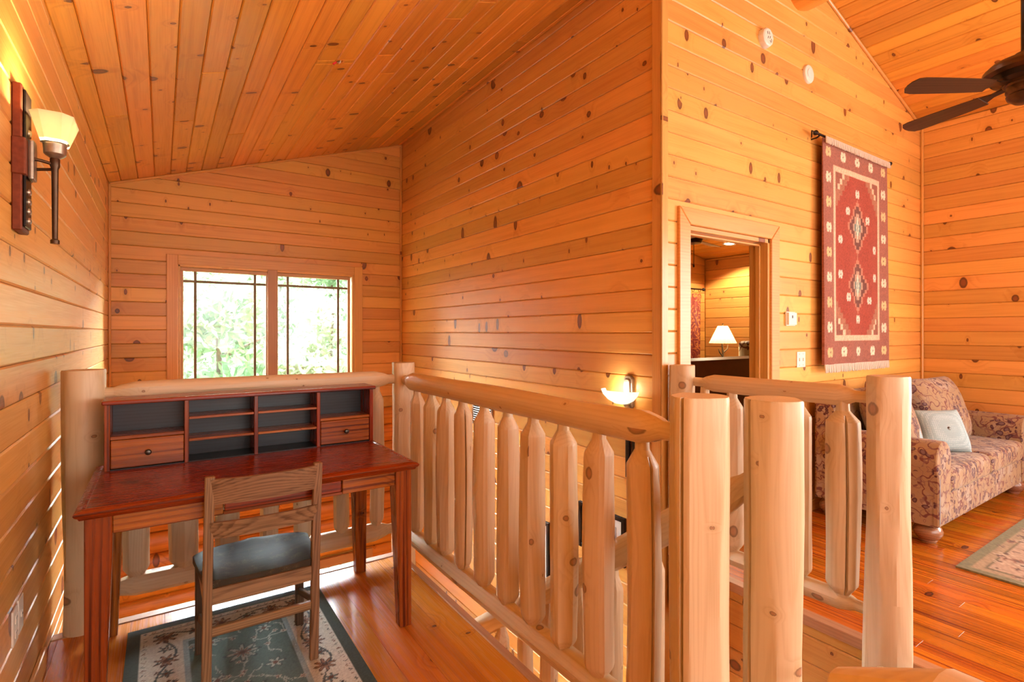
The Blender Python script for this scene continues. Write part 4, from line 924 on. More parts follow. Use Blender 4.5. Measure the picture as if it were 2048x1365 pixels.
def desk_rug():
    w, h = .83, 2.05; R = Weave(w, h, .0052); rnd = random.Random(4); e = R.edge()
    G, CR, BR, DK, PL = (80, 104, 98), (204, 204, 192), (112, 84, 68), (52, 58, 56), (150, 172, 178)
    R.C[:] = lin(*G)
    R.fill(e < .225, PL); R.fill(e < .205, CR)
    R.fill(e < .082, DK); R.fill(e < .078, CR); R.fill(e < .050, (58, 74, 66))
    # small border flowers
    def border(d0, step, fn):
        for (L, horiz) in ((w, 1), (h, 0)):
            n = max(1, int(round((L - 2 * d0) / step)))
            for k in range(n + 1):
                q = d0 + (L - 2 * d0) * k / n
                for far in (0, 1):
                    p = d0 if not far else (h if horiz else w) - d0
                    fn((q, p) if horiz else (p, q), k)
    border(.065, .034, lambda p, k: R.flower(p[0], p[1], .010, 5, (126, 98, 84) if k % 2 else (88, 100, 98), CR, k))
    # vine in the wide border
    for far in (0, 1):
        x0 = .143 if not far else w - .143; R.line([(x0 + .036 * math.sin(t * 16), .1 + t) for t in np.linspace(0, h - .2, 130)], .0045, (74, 92, 96))
        y0 = .143 if not far else h - .143; R.line([(.1 + t, y0 + .036 * math.sin(t * 16 + 1)) for t in np.linspace(0, w - .2, 60)], .0045, (74, 92, 96))
    border(.143, .10, lambda p, k: (R.flower(p[0], p[1], .040 if k % 2 == 0 else .026, 8 if k % 2 == 0 else 6, (150, 118, 96) if k % 2 == 0 else (92, 112, 112), (92, 60, 46), k, ring=(84, 70, 62))))
    border(.143, .05, lambda p, k: R.flower(p[0] + rnd.uniform(-.04, .04), p[1] + rnd.uniform(-.04, .04), .013, 5, rnd.choice([(108, 78, 62), (72, 92, 92), (196, 196, 184)]), (60, 52, 48), k))
    # field sprays
    for _ in range(60):
        x, y = rnd.uniform(.26, w - .26), rnd.uniform(.26, h - .26); a = rnd.uniform(0, 6.3); pts = [(x, y)]
        for i in range(7): a += rnd.uniform(-.6, .6); x += .017 * math.cos(a); y += .017 * math.sin(a); pts.append((x, y))
        pts = [(min(max(p, .235), w - .235), min(max(q, .235), h - .235)) for p, q in pts]
        R.line(pts, .0028, (158, 170, 160))
        R.flower(pts[-1][0], pts[-1][1], .014, 6, (186, 176, 160), (96, 66, 54), a)
        R.flower(pts[3][0], pts[3][1], .009, 5, (172, 180, 170), (60, 66, 66), a)
    for y in np.arange(.40, h - .3, .30):
        R.flower(w / 2, y, .062, 8, (150, 158, 146), (84, 96, 92), .4, ring=(56, 72, 70)); R.flower(w / 2, y, .034, 8, (120, 88, 72), (70, 46, 38), 0)
        for sx in (-1, 1): R.flower(w / 2 + sx * .105, y + .15, .034, 6, (164, 172, 160), (104, 76, 62), .2, ring=(58, 74, 72))
    nz = np.random.RandomState(3).rand(R.ny, R.nx, 1); R.C *= .82 + .36 * nz
    o = R.build('area_rug', Matrix.Translation((-.127 + w / 2, 2.952 - h / 2, .0105)), thick=.010)
    tag(o, 'green rug with cream floral border under the oak chair', 'rug')
desk_rug()

def sofa_rug():
    w, h = 2.3, 2.2; R = Weave(w, h, .012); rnd = random.Random(8); e = R.edge()
    R.C[:] = lin(120, 62, 46)
    R.fill(e < .42, (178, 140, 112)); R.fill(e < .36, (150, 90, 66)); R.fill(e < .30, (190, 160, 134)); R.fill(e < .12, (120, 108, 78)); R.fill(e < .10, (176, 150, 116)); R.fill(e < .05, (134, 128, 92))
    for _ in range(900):
        x, y = rnd.uniform(.06, w - .06), rnd.uniform(.06, h - .06); d = min(x, y, w - x, h - y)
        c = rnd.choice([(112, 84, 78), (150, 100, 80), (204, 182, 156)]) if d < .36 else rnd.choice([(170, 120, 90), (90, 46, 40), (160, 134, 110)])
        R.flower(x, y, rnd.uniform(.018, .045), rnd.choice([4, 5, 6]), c, (110, 80, 66), rnd.uniform(0, 6), depth=.5)
    nz = np.random.RandomState(5).rand(R.ny, R.nx, 1); R.C *= .8 + .4 * nz
    o = R.build('area_rug', Matrix.Translation((3.87 + w / 2, 1.098 - h / 2, .0105)), thick=.010)
    tag(o, 'brown and beige floral rug on the floor in front of the sofa', 'rug')
sofa_rug()

def tapestry():
    w, h = 1.15, 1.76; R = Weave(w, h, .0075)
    RED, BRN, PNK, TAN = (164, 74, 60), (160, 100, 86), (238, 190, 160), (170, 112, 90)
    R.C[:] = lin(*BRN)
    ib = (R.X > .165) & (R.X < w - .165) & (R.Y > .185) & (R.Y < h - .185)
    R.fill(ib, PNK)
    ib2 = (R.X > .20) & (R.X < w - .20) & (R.Y > .225) & (R.Y < h - .225); R.fill(ib2, RED)
    # stepped corners
    cx = np.minimum(R.X - .20, w - .20 - R.X); cy = np.minimum(R.Y - .225, h - .225 - R.Y)
    stp = np.floor(cx / .038) * .038 * 1.15 + np.floor(cy / .045) * .045
    R.fill(ib2 & (stp < .262), PNK); R.fill(ib2 & (stp < .225), TAN); R.fill(ib2 & (stp < .135), PNK); R.fill(ib2 & (stp < .095), (150, 92, 78))
    def motif(x, y, r, col=(236, 214, 190), core=(110, 70, 66)):
        dx, dy = np.abs(R.X - x), np.abs(R.Y - y)
        R.fill((dx + dy < r * 1.05) & (np.maximum(dx, dy) < r * .92), col); R.fill((dx < r * .9) & (dy < r * .42), col); R.fill((np.abs(dx - r * .5) < r * .22) & (dy < r * .85), col)
        R.fill((dx < r * .14) & (np.abs(dy - r * .9) < r * .3), BRN if not (.2 < x < w - .2 and .22 < y < h - .22) else RED); R.fill((dx + dy < r * .22), core)
    for i in range(9):
        y = .095 + (h - .19) * i / 8
        for x in (.085, w - .085): motif(x, y, .046, (236, 214, 186) if i % 2 else (226, 190, 140))
    for i in range(1, 4):
        x = .085 + (w - .17) * i / 4
        for y in (.095, h - .095): motif(x, y, .046, (236, 214, 186))
    for cyy in (.64, 1.12):
        dx, dy = np.abs(R.X - w / 2), np.abs(R.Y - cyy)
        for rad, col in ((.165, (190, 126, 104)), (.135, (116, 72, 66)), (.085, (186, 150, 128)), (.045, (120, 132, 126))):
            q = np.floor(dx / .03) * .03 * 1.0 + np.floor(dy / .03) * .03 * .85; R.fill(q < rad, col)
        R.line([(w / 2, cyy - .08), (w / 2 + .02, cyy), (w / 2, cyy + .08), (w / 2 - .02, cyy), (w / 2, cyy - .08)], .008, (224, 214, 190))
        R.line([(w / 2, cyy - .21), (w / 2, cyy - .28)], .01, (190, 126, 104)); R.line([(w / 2, cyy + .21), (w / 2, cyy + .28)], .01, (190, 126, 104))
    for x, y in ((w / 2, .36), (w / 2, h - .36), (.40, h - .52), (w - .40, h - .56), (.40, .54), (w - .38, .52), (.28, h - .76), (w - .27, h - .80), (.28, .72), (w - .27, .72)): motif(x, y, .038, (232, 206, 188))
    nz = np.random.RandomState(6).rand(R.ny, R.nx, 1); R.C *= .80 + .4 * nz
    X0, Z0 = 4.245, 1.130; t = thing('wall_tapestry', (X0 + w / 2, YT - .05, Z0), 'red woven tapestry with brown border hanging from a black rod', 'tapestry')
    m4 = frame((X0 + w / 2, YT - .062, Z0 + h / 2), (1, 0, 0), (0, 0, 1), (0, -1, 0))
    R.build('weave', m4, t, zf=lambda X, Y: .006 * np.sin(X * 17 + .6 * np.sin(Y * 2)) * (1.2 - Y / h) + .012 * (1 - Y / h), thick=.006)
    rnd = random.Random(2)
    for nm, zt, L, up in (('fringe', Z0 + .002, .065, 0), ('fringe', Z0 + h + .005, .055, 1)):
        vs, fs = [], []; n = 96
        for i in range(n):
            x = -w / 2 + w * (i + .5) / n; b = len(vs); sw = rnd.uniform(-.006, .006); y0 = -.010 if not up else -.018
            for k in range(4):
                q = k / 3; z = -L * q * rnd.uniform(.92, 1.05); wd = .0036 * (1 - .25 * q)
                vs += [(x - wd + sw * q, y0 - .004 * q, z), (x + wd + sw * q, y0 - .004 * q, z), (x + wd + sw * q, y0 - .0075 - .004 * q, z), (x - wd + sw * q, y0 - .0075 - .004 * q, z)]
            for k in range(3):
                a = b + 4 * k
                for s in range(4): fs.append((a + s, a + (s + 1) % 4, a + 4 + (s + 1) % 4, a + 4 + s))
            fs.append((b + 12, b + 13, b + 14, b + 15))
        o = link(nm, mesh('fringe', vs, fs), 'fringe', Matrix.Translation((X0 + w / 2, YT - .062, zt)), t); o['kind'] = 'stuff'
    zr = Z0 + h + .012
    tube('rod', [(X0 - .075, YT - .062, zr), (X0 + w + .035, YT - .062, zr)], .009, 'blackmetal', t)
    for x, sg in ((X0 - .10, -1), (X0 + w + .05, 1)):
        lathe('finial', [(.004, -.04), (.020, -.012), (.016, .008), (.006, .03)], 0, 'blackmetal', t, 12, m4=Matrix.Translation((x, YT - .062, zr)) @ Matrix.Rotation(-sg * math.pi / 2, 4, 'Y'))
    for x in (X0 - .05, X0 + w + .015):
        tube('bracket', [(x, YT - .001, zr - .02), (x, YT - .04, zr - .02), (x, YT - .062, zr - .010)], .006, 'blackmetal', t)
    tube('hook', [(X0 - .125, YT - .062, zr + .004), (X0 - .165, YT - .062, zr + .004), (X0 - .170, YT - .062, zr - .05)], .005, 'blackmetal', t)
tapestry()

# ------------------------------------------------------------------ sofa
def prism(name, prof, y0, y1, mat, parent, sharp=35):
    """closed x,z outline extruded along y"""
    k = len(prof); cx = sum(p[0] for p in prof) / k; cz = sum(p[1] for p in prof) / k; cy = (y0 + y1) / 2
    vs = [(a - cx, y0 - cy, b - cz) for a, b in prof] + [(a - cx, y1 - cy, b - cz) for a, b in prof]
    fs = [tuple(range(k)), tuple(range(2 * k - 1, k - 1, -1))] + [((i + 1) % k, i, k + i, k + (i + 1) % k) for i in range(k)]
    me = mesh(name, vs, fs); bm = bmesh.new(); bm.from_mesh(me); bmesh.ops.recalc_face_normals(bm, faces=bm.faces[:])
    caps = [f for f in bm.faces if len(f.verts) == k]
    bmesh.ops.bevel(bm, geom=list({e for f in caps for e in f.edges}), offset=.016, segments=3, affect='EDGES', profile=.6)
    bm.to_mesh(me); bm.free(); me.polygons.foreach_set('use_smooth', [True] * len(me.polygons)); me.set_sharp_from_angle(angle=math.radians(sharp))
    return link(name, me, mat, Matrix.Translation((cx, cy, cz)), parent)
def cushion(name, sx, sy, sz, m4, mat, parent=None, n=22, p=2.4, bulge=1.0, corner=0.0, seed=0):
    """soft cushion: local x,y the face, z the thickness; seam all round the edge"""
    vs, fs = [], []
    def g(u, v):
        k = (1 - abs(u) ** p) * (1 - abs(v) ** p); return max(0.0, k) ** .42
    for s in (1, -1):
        for j in range(n + 1):
            for i in range(n + 1):
                u, v = -1 + 2 * i / n, -1 + 2 * j / n
                u, v = math.copysign(abs(u) ** .8, u), math.copysign(abs(v) ** .8, v)
                pull = 1 - corner * (1 - abs(u * v)) * (max(abs(u), abs(v)) ** 6)
                nz = .05 * mnoise.noise(Vector((u * 1.6 + seed, v * 1.6, s * 3.0)))
                vs.append((u * sx / 2 * pull, v * sy / 2 * pull, s * sz / 2 * (g(u, v) * (1 + nz) * bulge + .02)))
    n1 = n + 1; T = n1 * n1
    for j in range(n):
        for i in range(n):
            a = j * n1 + i; fs.append((a, a + 1, a + n1 + 1, a + n1)); fs.append((T + a, T + a + n1, T + a + n1 + 1, T + a + 1))
    bd = [i for i in range(n1)] + [j * n1 + n for j in range(1, n1)] + [n * n1 + i for i in range(n - 1, -1, -1)] + [j * n1 for j in range(n - 1, 0, -1)]
    for a, b in zip(bd, bd[1:] + bd[:1]): fs.append((b, a, T + a, T + b))
    return link(name, mesh(name, vs, fs, True), mat, m4, parent)
def rm(loc, rx=0, ry=0, rz=0): return Matrix.Translation(loc) @ Matrix.Rotation(rz, 4, 'Z') @ Matrix.Rotation(ry, 4, 'Y') @ Matrix.Rotation(rx, 4, 'X')
SX0, SX1, SY0, SY1 = 4.08, 6.22, 1.25, 2.03
so = thing('sofa', ((SX0 + SX1) / 2, (SY0 + SY1) / 2, 0), 'floral tapestry sofa with rolled arms against the wall', 'sofa')
def arm(sg, x):
    P = [(.03, .13), (.03, .43)]
    for k in range(11):
        a = math.radians(215 - 215 * k / 10); P.append((.125 + .130 * math.cos(a), .545 + .130 * math.sin(a)))
    P += [(.235, .13)]
    P = [(x + sg * a, b) for a, b in P]
    if sg > 0: P = P[::-1]
    return prism('rolled_arm', P, SY0, SY1 - .10, 'fabric', so)
a_l = arm(1, SX0); a_r = arm(-1, SX1)
for obj_, sg, x in ((a_l, 1, SX0 + .03),):
    vs, fs = [], []
    for i in range(46):
        z = .15 + .29 * i / 45; b = len(vs)
        for a in range(6): t = math.pi * a / 3; vs.append((.004 * math.cos(t), -.003, z + .004 * math.sin(t)))
        vs.append((0, -.006, z)); fs += [(b + a, b + (a + 1) % 6, b + 6) for a in range(6)]
    o = link('nailhead_trim', mesh('nailhead_trim', [(p[0], p[1], p[2]) for p in vs], fs, True), 'nail', Matrix.Translation((x + .012, SY0, 0)), obj_); o['kind'] = 'stuff'
box('seat_base', (SX0 + .20, SY0 + .03, .12), (SX1 - .20, SY1 - .02, .30), 'fabric', so, bev=.012, seg=2)
box('front_panel', (SX0 + .03, SY0 + .012, .12), (SX1 - .03, SY0 + .05, .315), 'fabric', so, bev=.012, seg=2)
prismP = [(1.80, .30), (1.86, .80), (1.87, .86), (1.90, .91), (1.95, .93), (2.00, .91), (2.025, .86), (2.025, .13), (1.80, .13)]
def back_frame():
    k = len(prismP); vs = []
    for x in (-1, 1): vs += [(x * (SX1 - SX0 - .08) / 2, a - 1.95, b - .5) for a, b in prismP]
    fs = [tuple(range(k)), tuple(range(2 * k - 1, k - 1, -1))] + [((i + 1) % k, i, k + i, k + (i + 1) % k) for i in range(k)]
    me = mesh('back_frame', vs, fs); bm = bmesh.new(); bm.from_mesh(me); bmesh.ops.recalc_face_normals(bm, faces=bm.faces[:])
    caps = [f for f in bm.faces if len(f.verts) == k]; bmesh.ops.bevel(bm, geom=list({e for f in caps for e in f.edges}), offset=.02, segments=3, affect='EDGES'); bm.to_mesh(me); bm.free()
    me.polygons.foreach_set('use_smooth', [True] * len(me.polygons)); me.set_sharp_from_angle(angle=math.radians(40))
    link('back_frame', me, 'fabric', Matrix.Translation(((SX0 + SX1) / 2, 1.95, .5)), so)
back_frame()
cxs = [(SX0 + .235, (SX0 + SX1) / 2 - .005), ((SX0 + SX1) / 2 + .005, SX1 - .235)]
for i, (a, b) in enumerate(cxs):
    link('seat_cushion', box_mesh('seat_cushion', b - a, .60, .165, .055, 5), 'fabric', Matrix.Translation(((a + b) / 2, 1.545, .39)), so).data.polygons.foreach_set('use_smooth', [True] * len(so.children[-1].data.polygons) if so.children else [])
for i, (x, w_, hgt, dz, tx, rz) in enumerate(((4.62, .62, .56, .70, -.30, .12), (5.50, .74, .56, .72, -.32, -.10))):
    cushion('back_cushion', w_, hgt, .27, rm((x, 1.70, dz), math.pi / 2 + tx, 0, rz), 'fabric', so, seed=i, p=3.0, corner=.03)
for x in (SX0 + .13, SX1 - .13):
    for y in (SY0 + .09, SY1 - .09):
        lathe('bun_foot', [(.045, 0), (.052, .012), (.052, .020), (.066, .030), (.080, .055), (.082, .075), (.070, .105), (.050, .122)], (x, y, 0), 'bunfoot', so, 28)
t1 = thing('throw_pillow', (4.98, 1.52, .48), 'pale blue buttoned pillow at the front of the sofa seat', 'pillow', 'pale blue sofa pillows')
m4 = rm((4.98, 1.50, .625), math.pi / 2 - .42, 0, -.55)
cushion('pillow_body', .36, .33, .15, m4, 'paleblue', t1, corner=.05, seed=5)
for s in (1, -1): link('button', lathe_mesh('button', [(.014, -.004), (.014, .002), (.006, .006)], 14), 'knob', m4 @ Matrix.Translation((0, 0, s * .074)) @ Matrix.Rotation(0 if s > 0 else math.pi, 4, 'X'), t1)
t2 = thing('throw_pillow', (4.78, 1.68, .48), 'pale blue pillow half hidden behind the buttoned one', 'pillow', 'pale blue sofa pillows')
m4 = rm((4.62, 1.64, .63), math.pi / 2 - .36, 0, -.35)
cushion('pillow_body', .34, .33, .13, m4, 'paleblue', t2, corner=.05, seed=7)
link('button', lathe_mesh('button', [(.014, -.004), (.014, .002), (.006, .006)], 14), 'knob', m4 @ Matrix.Translation((0, 0, .064)), t2)

# ------------------------------------------------------------------ ceiling fan
FC = Vector((4.03, .83, 2.80))
fn = thing('ceiling_fan', FC, 'dark bronze ceiling fan hanging from the ridge on a long rod', 'ceiling fan')
lathe('downrod', [(.022, .10), (.022, 1.02)], FC, 'blackmetal', fn, 18)
lathe('motor_housing', [(.03, .155), (.05, .15), (.07, .125), (.155, .100), (.185, .070), (.190, .045), (.180, .035), (.165, .028), (.150, .005), (.10, -.010), (.10, -.02)], FC, 'bronze', fn, 40)
lathe('vent_ring', [(.135, .030), (.168, .026), (.150, .004), (.12, .0)], FC, 'blackmetal', fn, 36, cap=False)
lathe('switch_housing', [(.100, -.008), (.085, -.030), (.088, -.060), (.080, -.075), (.086, -.082), (.080, -.10), (.05, -.125), (.015, -.13)], FC, 'bronze', fn, 30)
def blade_mesh():
    out = [(.0, -.048), (.10, -.056), (.30, -.064), (.40, -.066), (.435, -.058), (.455, -.03), (.46, 0), (.455, .03), (.435, .058), (.40, .066), (.30, .064), (.10, .056), (.0, .048)]
    k = len(out); vs = [(a, b, .003) for a, b in out] + [(a, b, -.003) for a, b in out]
    return mesh('blade', vs, [tuple(range(k)), tuple(range(2 * k - 1, k - 1, -1))] + [((i + 1) % k, i, k + i, k + (i + 1) % k) for i in range(k)])
bmz = blade_mesh()
for i in range(5):
    a = math.radians(146 - 72 * i)
    R_ = Matrix.Translation(FC + Vector((0, 0, -.022))) @ Matrix.Rotation(a, 4, 'Z')
    b = link('blade', bmz if i == 0 else bmz.copy(), 'fanblade', R_ @ Matrix.Translation((.205, 0, -.012)) @ Matrix.Rotation(math.radians(13), 4, 'X'), fn)
    vs = [(.09, -.018, .014), (.09, .018, .014), (.16, .016, .004), (.16, -.016, .004), (.22, -.042, -.004), (.22, .042, -.004), (.30, .018, -.006), (.30, -.018, -.006)]
    vs += [(x, y, z - .008) for x, y, z in vs]
    fs = [(0, 3, 2, 1), (3, 4, 5, 2), (4, 7, 6, 5)]; fs += [tuple(8 + q for q in f[::-1]) for f in fs]
    loop = [0, 1, 2, 5, 6, 7, 4, 3]; fs += [(p, q, q + 8, p + 8) for p, q in zip(loop, loop[1:] + loop[:1])]
    link('blade_bracket', mesh('blade_bracket', vs, fs), 'bronze', R_ @ Matrix.Rotation(math.radians(13), 4, 'X'), b)

# ------------------------------------------------------------------ wall things
# torch sconce on the left wall
SYc = 2.405; tw = thing('wall_sconce', (XL, SYc, 1.72), 'lit torch sconce with amber glass shade on the left wall', 'wall lamp')
box('back_plate', (XL, SYc - .060, 1.72), (XL + .026, SYc + .060, 2.21), 'rust', tw, bev=.004); box('back_plate', (XL + .026, SYc - .046, 1.735), (XL + .034, SYc + .046, 2.195), 'blackmetal', tw, bev=.003)
box('back_block', (XL, SYc - .066, 1.905), (XL + .036, SYc + .066, 2.03), 'rust', tw, bev=.004)
box('boss', (XL + .036, SYc - .030, 1.90), (XL + .052, SYc + .030, 2.035), 'silver', tw, bev=.007, seg=2)
for k in range(5): lathe('rosette', [(.013, 0), (.011, .005), (.004, .008)], 0, 'silver', tw, 12, m4=Matrix.Translation((XL + .034, SYc, 1.76 + .033 * k if k < 4 else 2.06)) @ Matrix.Rotation(math.pi / 2, 4, 'Y'))
XS = -.309
tube('arm', [(XL + .045, SYc - .02, 1.972), (XL + .07, SYc - .015, 1.970), (XS, SYc, 1.966)], .0055, 'bronze', tw); tube('arm', [(XL + .045, SYc + .02, 1.945), (XS, SYc, 1.950)], .0055, 'bronze', tw)
lathe('torch_stem', [(.013, 1.690), (.013, 1.702), (.008, 1.706), (.010, 1.95), (.014, 1.96), (.014, 1.985), (.010, 1.995)], (XS, SYc, 0), 'bronze', tw, 14)
lathe('holder', [(.010, 1.985), (.026, 1.996), (.031, 2.002), (.033, 2.036), (.040, 2.040), (.039, 2.043)], (XS, SYc, 0), 'silver', tw, 20, cap=False)
def shade():
    vs, fs = [], []; k = 8
    for wx, wy, c_, z in ((.034, .044, .014, 2.036), (.038, .050, .016, 2.046), (.056, .093, .026, 2.116), (.058, .096, .027, 2.122), (.053, .090, .025, 2.122), (.034, .046, .015, 2.048)):
        vs += [(wx, -(wy - c_), z), (wx, wy - c_, z), (wx - c_, wy, z), (-(wx - c_), wy, z), (-wx, wy - c_, z), (-wx, -(wy - c_), z), (-(wx - c_), -wy, z), (wx - c_, -wy, z)]
    for r in range(5):
        for i in range(k): j = (i + 1) % k; fs.append((r * k + i, r * k + j, (r + 1) * k + j, (r + 1) * k + i))
    return mesh('glass_shade', vs, fs)
link('glass_shade', shade(), 'shade', Matrix.Translation((XS, SYc, 0)), tw)
lathe('bulb', [(.008, 2.03), (.018, 2.06), (.018, 2.085), (.004, 2.105)], (XS, SYc, 0), 'bulb', tw, 12)
add_light('wall_sconce_glow', 'POINT', (XS, SYc, 2.10), 15, (1, .76, .42), shadow_soft_size=.03)
# bowl sconce over the stairs
by_, bz_ = 2.37, .985
bs = thing('wall_sconce', (XM, by_, bz_), 'lit white glass bowl sconce on the wall above the stairs', 'wall lamp')
def octo(name, y, z0, z1, hw, x0, x1, mat, parent, c=.02):
    P = [(y - hw, z0 + c), (y - hw + c, z0), (y + hw - c, z0), (y + hw, z0 + c), (y + hw, z1 - c), (y + hw - c, z1), (y - hw + c, z1), (y - hw, z1 - c)]
    return board(name, [(-a, b) for a, b in P], (x1, 0, 0), (0, -1, 0), (0, 0, 1), (-1, 0, 0), parent, mat, thick=x1 - x0, ch=.005)
octo('back_plate', by_ - .04, bz_ - .09, bz_ + .125, .040, XM - .02, XM, 'silver', bs)
octo('back_plate', by_ - .04, bz_ - .07, bz_ + .105, .026, XM - .03, XM - .02, 'silver', bs, .012)
bowl = [(.004, -.062), (.05, -.055), (.10, -.032), (.135, 0.0), (.150, .030), (.144, .030), (.129, .004), (.096, -.024), (.05, -.046), (.003, -.053)]
link('glass_bowl', lathe_mesh('glass_bowl', bowl, 24, cap=False, a0=math.pi / 2, a1=1.5 * math.pi), 'bowl', Matrix.Translation((XM - .032, by_, bz_)) @ Matrix.Diagonal((.72, 1, 1, 1)), bs)
lathe('bulb', [(.01, -.03), (.02, -.015), (.016, .0), (.004, .01)], (XM - .07, by_, bz_ - .012), 'litdisc', bs, 12)
add_light('bowl_sconce_glow', 'POINT', (XM - .07, by_, bz_ + .04), 1.4, (1, .90, .72), shadow_soft_size=.03)

def plate(name, org, u, n, w, h, label, cat, parts, t=.007, group=None):
    """cover plate flat on a wall, centre org; parts: (name, u, v, w, h, depth, material)"""
    m4 = frame(org, u, (0, 0, 1), n)
    th = thing(name, org, label, cat, group)
    link('plate', box_mesh('plate', w, h, t, .003, 2), 'white', m4 @ Matrix.Translation((0, 0, t / 2)), th)
    for nm, a, b, ww, hh, d, mt in parts: link(nm, box_mesh(nm, ww, hh, d, .0012), mt, m4 @ Matrix.Translation((a, b, t + d / 2 - .0006)), th)
    return th
LN, TN = (1, 0, 0), (0, -1, 0)
slots = [('socket', 0, s * .024, .032, .028, .003, 'white') for s in (1, -1)] + [('slot', a, s * .024 + .003, .003, .009, .0036, 'slot') for s in (1, -1) for a in (-.007, .007)]
plate('power_outlet', (XL, 2.375, .40), (0, 1, 0), LN, .072, .118, 'ivory power outlet low on the left wall, nearer of two plates', 'outlet', slots)
plate('phone_outlet', (XL, 2.455, .405), (0, 1, 0), LN, .072, .118, 'ivory jack plate low on the left wall beside the power outlet', 'outlet', [('jack', 0, 0, .020, .018, .004, 'white'), ('slot', 0, 0, .009, .008, .0046, 'slot')])
plate('thermostat', (3.877, YT, 1.482), (1, 0, 0), TN, .125, .105, 'white thermostat on the wall between the door and the tapestry', 'thermostat', [('cover', 0, 0, .110, .090, .016, 'white'), ('display', -.005, .014, .016, .022, .0168, 'slot')], t=.012)
plate('light_switch', (4.035, YT, 1.175), (1, 0, 0), TN, .120, .118, 'ivory double switch plate below the thermostat', 'switch', [('toggle', a, 0, .010, .024, .007, 'white') for a in (-.026, .026)] + [('screw', a, b, .006, .006, .001, 'slot') for a in (-.026, .026) for b in (-.042, .042)])
for nm, x, z, r, lab in (('smoke_detector', 3.535, 3.455, .068, 'white round smoke alarm with dark slots on the wall, left of the pair'), ('smoke_detector', 4.137, 3.370, .070, 'flat white round alarm on the wall, right of the pair')):
    m4 = frame((x, YT, z), (1, 0, 0), (0, 0, 1), (0, -1, 0)); t = thing(nm, (x, YT, z), lab, 'smoke alarm', 'smoke alarms on the wall'); thick = .042 if x < 4 else .020
    link('housing', lathe_mesh('housing', [(r, 0), (r, thick * .5), (r * .93, thick * .85), (r * .8, thick), (r * .3, thick)], 10 if x < 4 else 32), 'white', m4, t)
    if x < 4:
        for a, b, an in ((-.018, .022, .4), (.004, .026, .4), (-.012, -.008, -.4), (.012, -.002, -.4), (.030, -.018, .2), (.018, -.030, .9)):
            link('slot', box_mesh('slot', .005, .020, .002), 'slot', m4 @ Matrix.Translation((a, b, thick)) @ Matrix.Rotation(an, 4, 'Z'), t)
    else: link('sounder', lathe_mesh('sounder', [(r * .55, 0), (r * .52, .004), (r * .2, .004)], 24), 'paper', m4 @ Matrix.Translation((0, 0, thick - .001)), t)
# air grille on the middle wall
vg = thing('air_grille', (XM, 4.14, .58), 'louvred air grille on the stair wall behind the balusters', 'vent')
for lo, hi in (((XM - .012, 3.97, .52), (XM, 3.995, .76)), ((XM - .012, 4.305, .52), (XM, 4.33, .76)), ((XM - .012, 3.995, .735), (XM, 4.305, .76)), ((XM - .012, 3.995, .52), (XM, 4.305, .545))): box('grille_frame', lo, hi, 'silver', vg, bev=.002)
box('backing', (XM - .002, 3.99, .54), (XM, 4.31, .74), 'slot', vg, bev=0)
for i in range(9): beam('louver', (XM - .006, 3.995, .555 + .021 * i), (XM - .006, 4.305, .555 + .021 * i), .010, .003, 'silver', vg, up=(.6, 0, 1), bev=0)
# pictures on the stair wall
def picture(y0, y1, z0, z1, label, art, fw=.03):
    t = thing('framed_picture', (XM, (y0 + y1) / 2, z0), label, 'picture', 'pictures on the stair wall')
    for lo, hi in (((y0, z0), (y0 + fw, z1)), ((y1 - fw, z0), (y1, z1)), ((y0 + fw, z0), (y1 - fw, z0 + fw)), ((y0 + fw, z1 - fw), (y1 - fw, z1))): box('picture_frame', (XM - .022, lo[0], lo[1]), (XM, hi[0], hi[1]), 'blackmetal', t)
    box('mat_board', (XM - .010, y0 + fw, z0 + fw), (XM - .002, y1 - fw, z1 - fw), 'paper', t, bev=0)
    q = .05; box('print', (XM - .0125, y0 + fw + q, z0 + fw + q), (XM - .010, y1 - fw - q, z1 - fw - q), art, t, bev=0)
M['art1'] = plain('art_blue', (.10, .14, .24), .6, var=.6, scale=9); M['art2'] = plain('art_grey', (.45, .42, .40), .6, var=.5, scale=12)
picture(2.358, 2.80, -.12, .195, 'dark framed picture with white mat low on the stair wall', 'art2')
picture(3.14, 3.64, -.60, -.07, 'dark framed blue print lower down the stair wall', 'art1')
pq = thing('wall_plaque', (XM, 2.25, .48), 'dark striped wooden plaque below the bowl sconce', 'plaque')
box('plaque_board', (XM - .012, 2.20, .46), (XM, 2.36, .78), 'darkwood', pq)
for i in range(3): box('plaque_slat', (XM - .026, 2.215 + .05 * i, .47), (XM - .012, 2.24 + .05 * i, .77), 'blackmetal', pq)
# unfinished lamp outlet in the ceiling
hp = o_l + cl * hv + Vector((0, hu, 0)); m4 = frame(hp, (0, 1, 0), cl, nl)
jb = thing('ceiling_junction', hp, 'open hole with red and white wires in the sloped ceiling', 'junction box')
link('box_rim', lathe_mesh('box_rim', [(.040, .0185), (.034, .021), (.030, .0185), (.030, -.02)], 24, cap=False), 'ceil', m4, jb)
link('box_back', lathe_mesh('box_back', [(.036, -.004), (.036, .0005)], 20), 'slot', m4, jb)
link('wire_nut', lathe_mesh('wire_nut', [(.004, 0), (.009, .004), (.007, .03), (.003, .032)], 12), 'redcap', m4 @ Matrix.Translation((.010, -.014, .010)) @ Matrix.Rotation(1.0, 4, 'X'), jb)
for k in range(3):
    pts = [m4 @ Vector((-.02 + .012 * k, .018, .004)), m4 @ Vector((-.005 + .012 * k, .004, .024)), m4 @ Vector((.012, -.006 + .012 * k, .016)), m4 @ Vector((.022 - .01 * k, .014, .006))]
    tube('wire', pts, .0028, 'white', jb, 8)

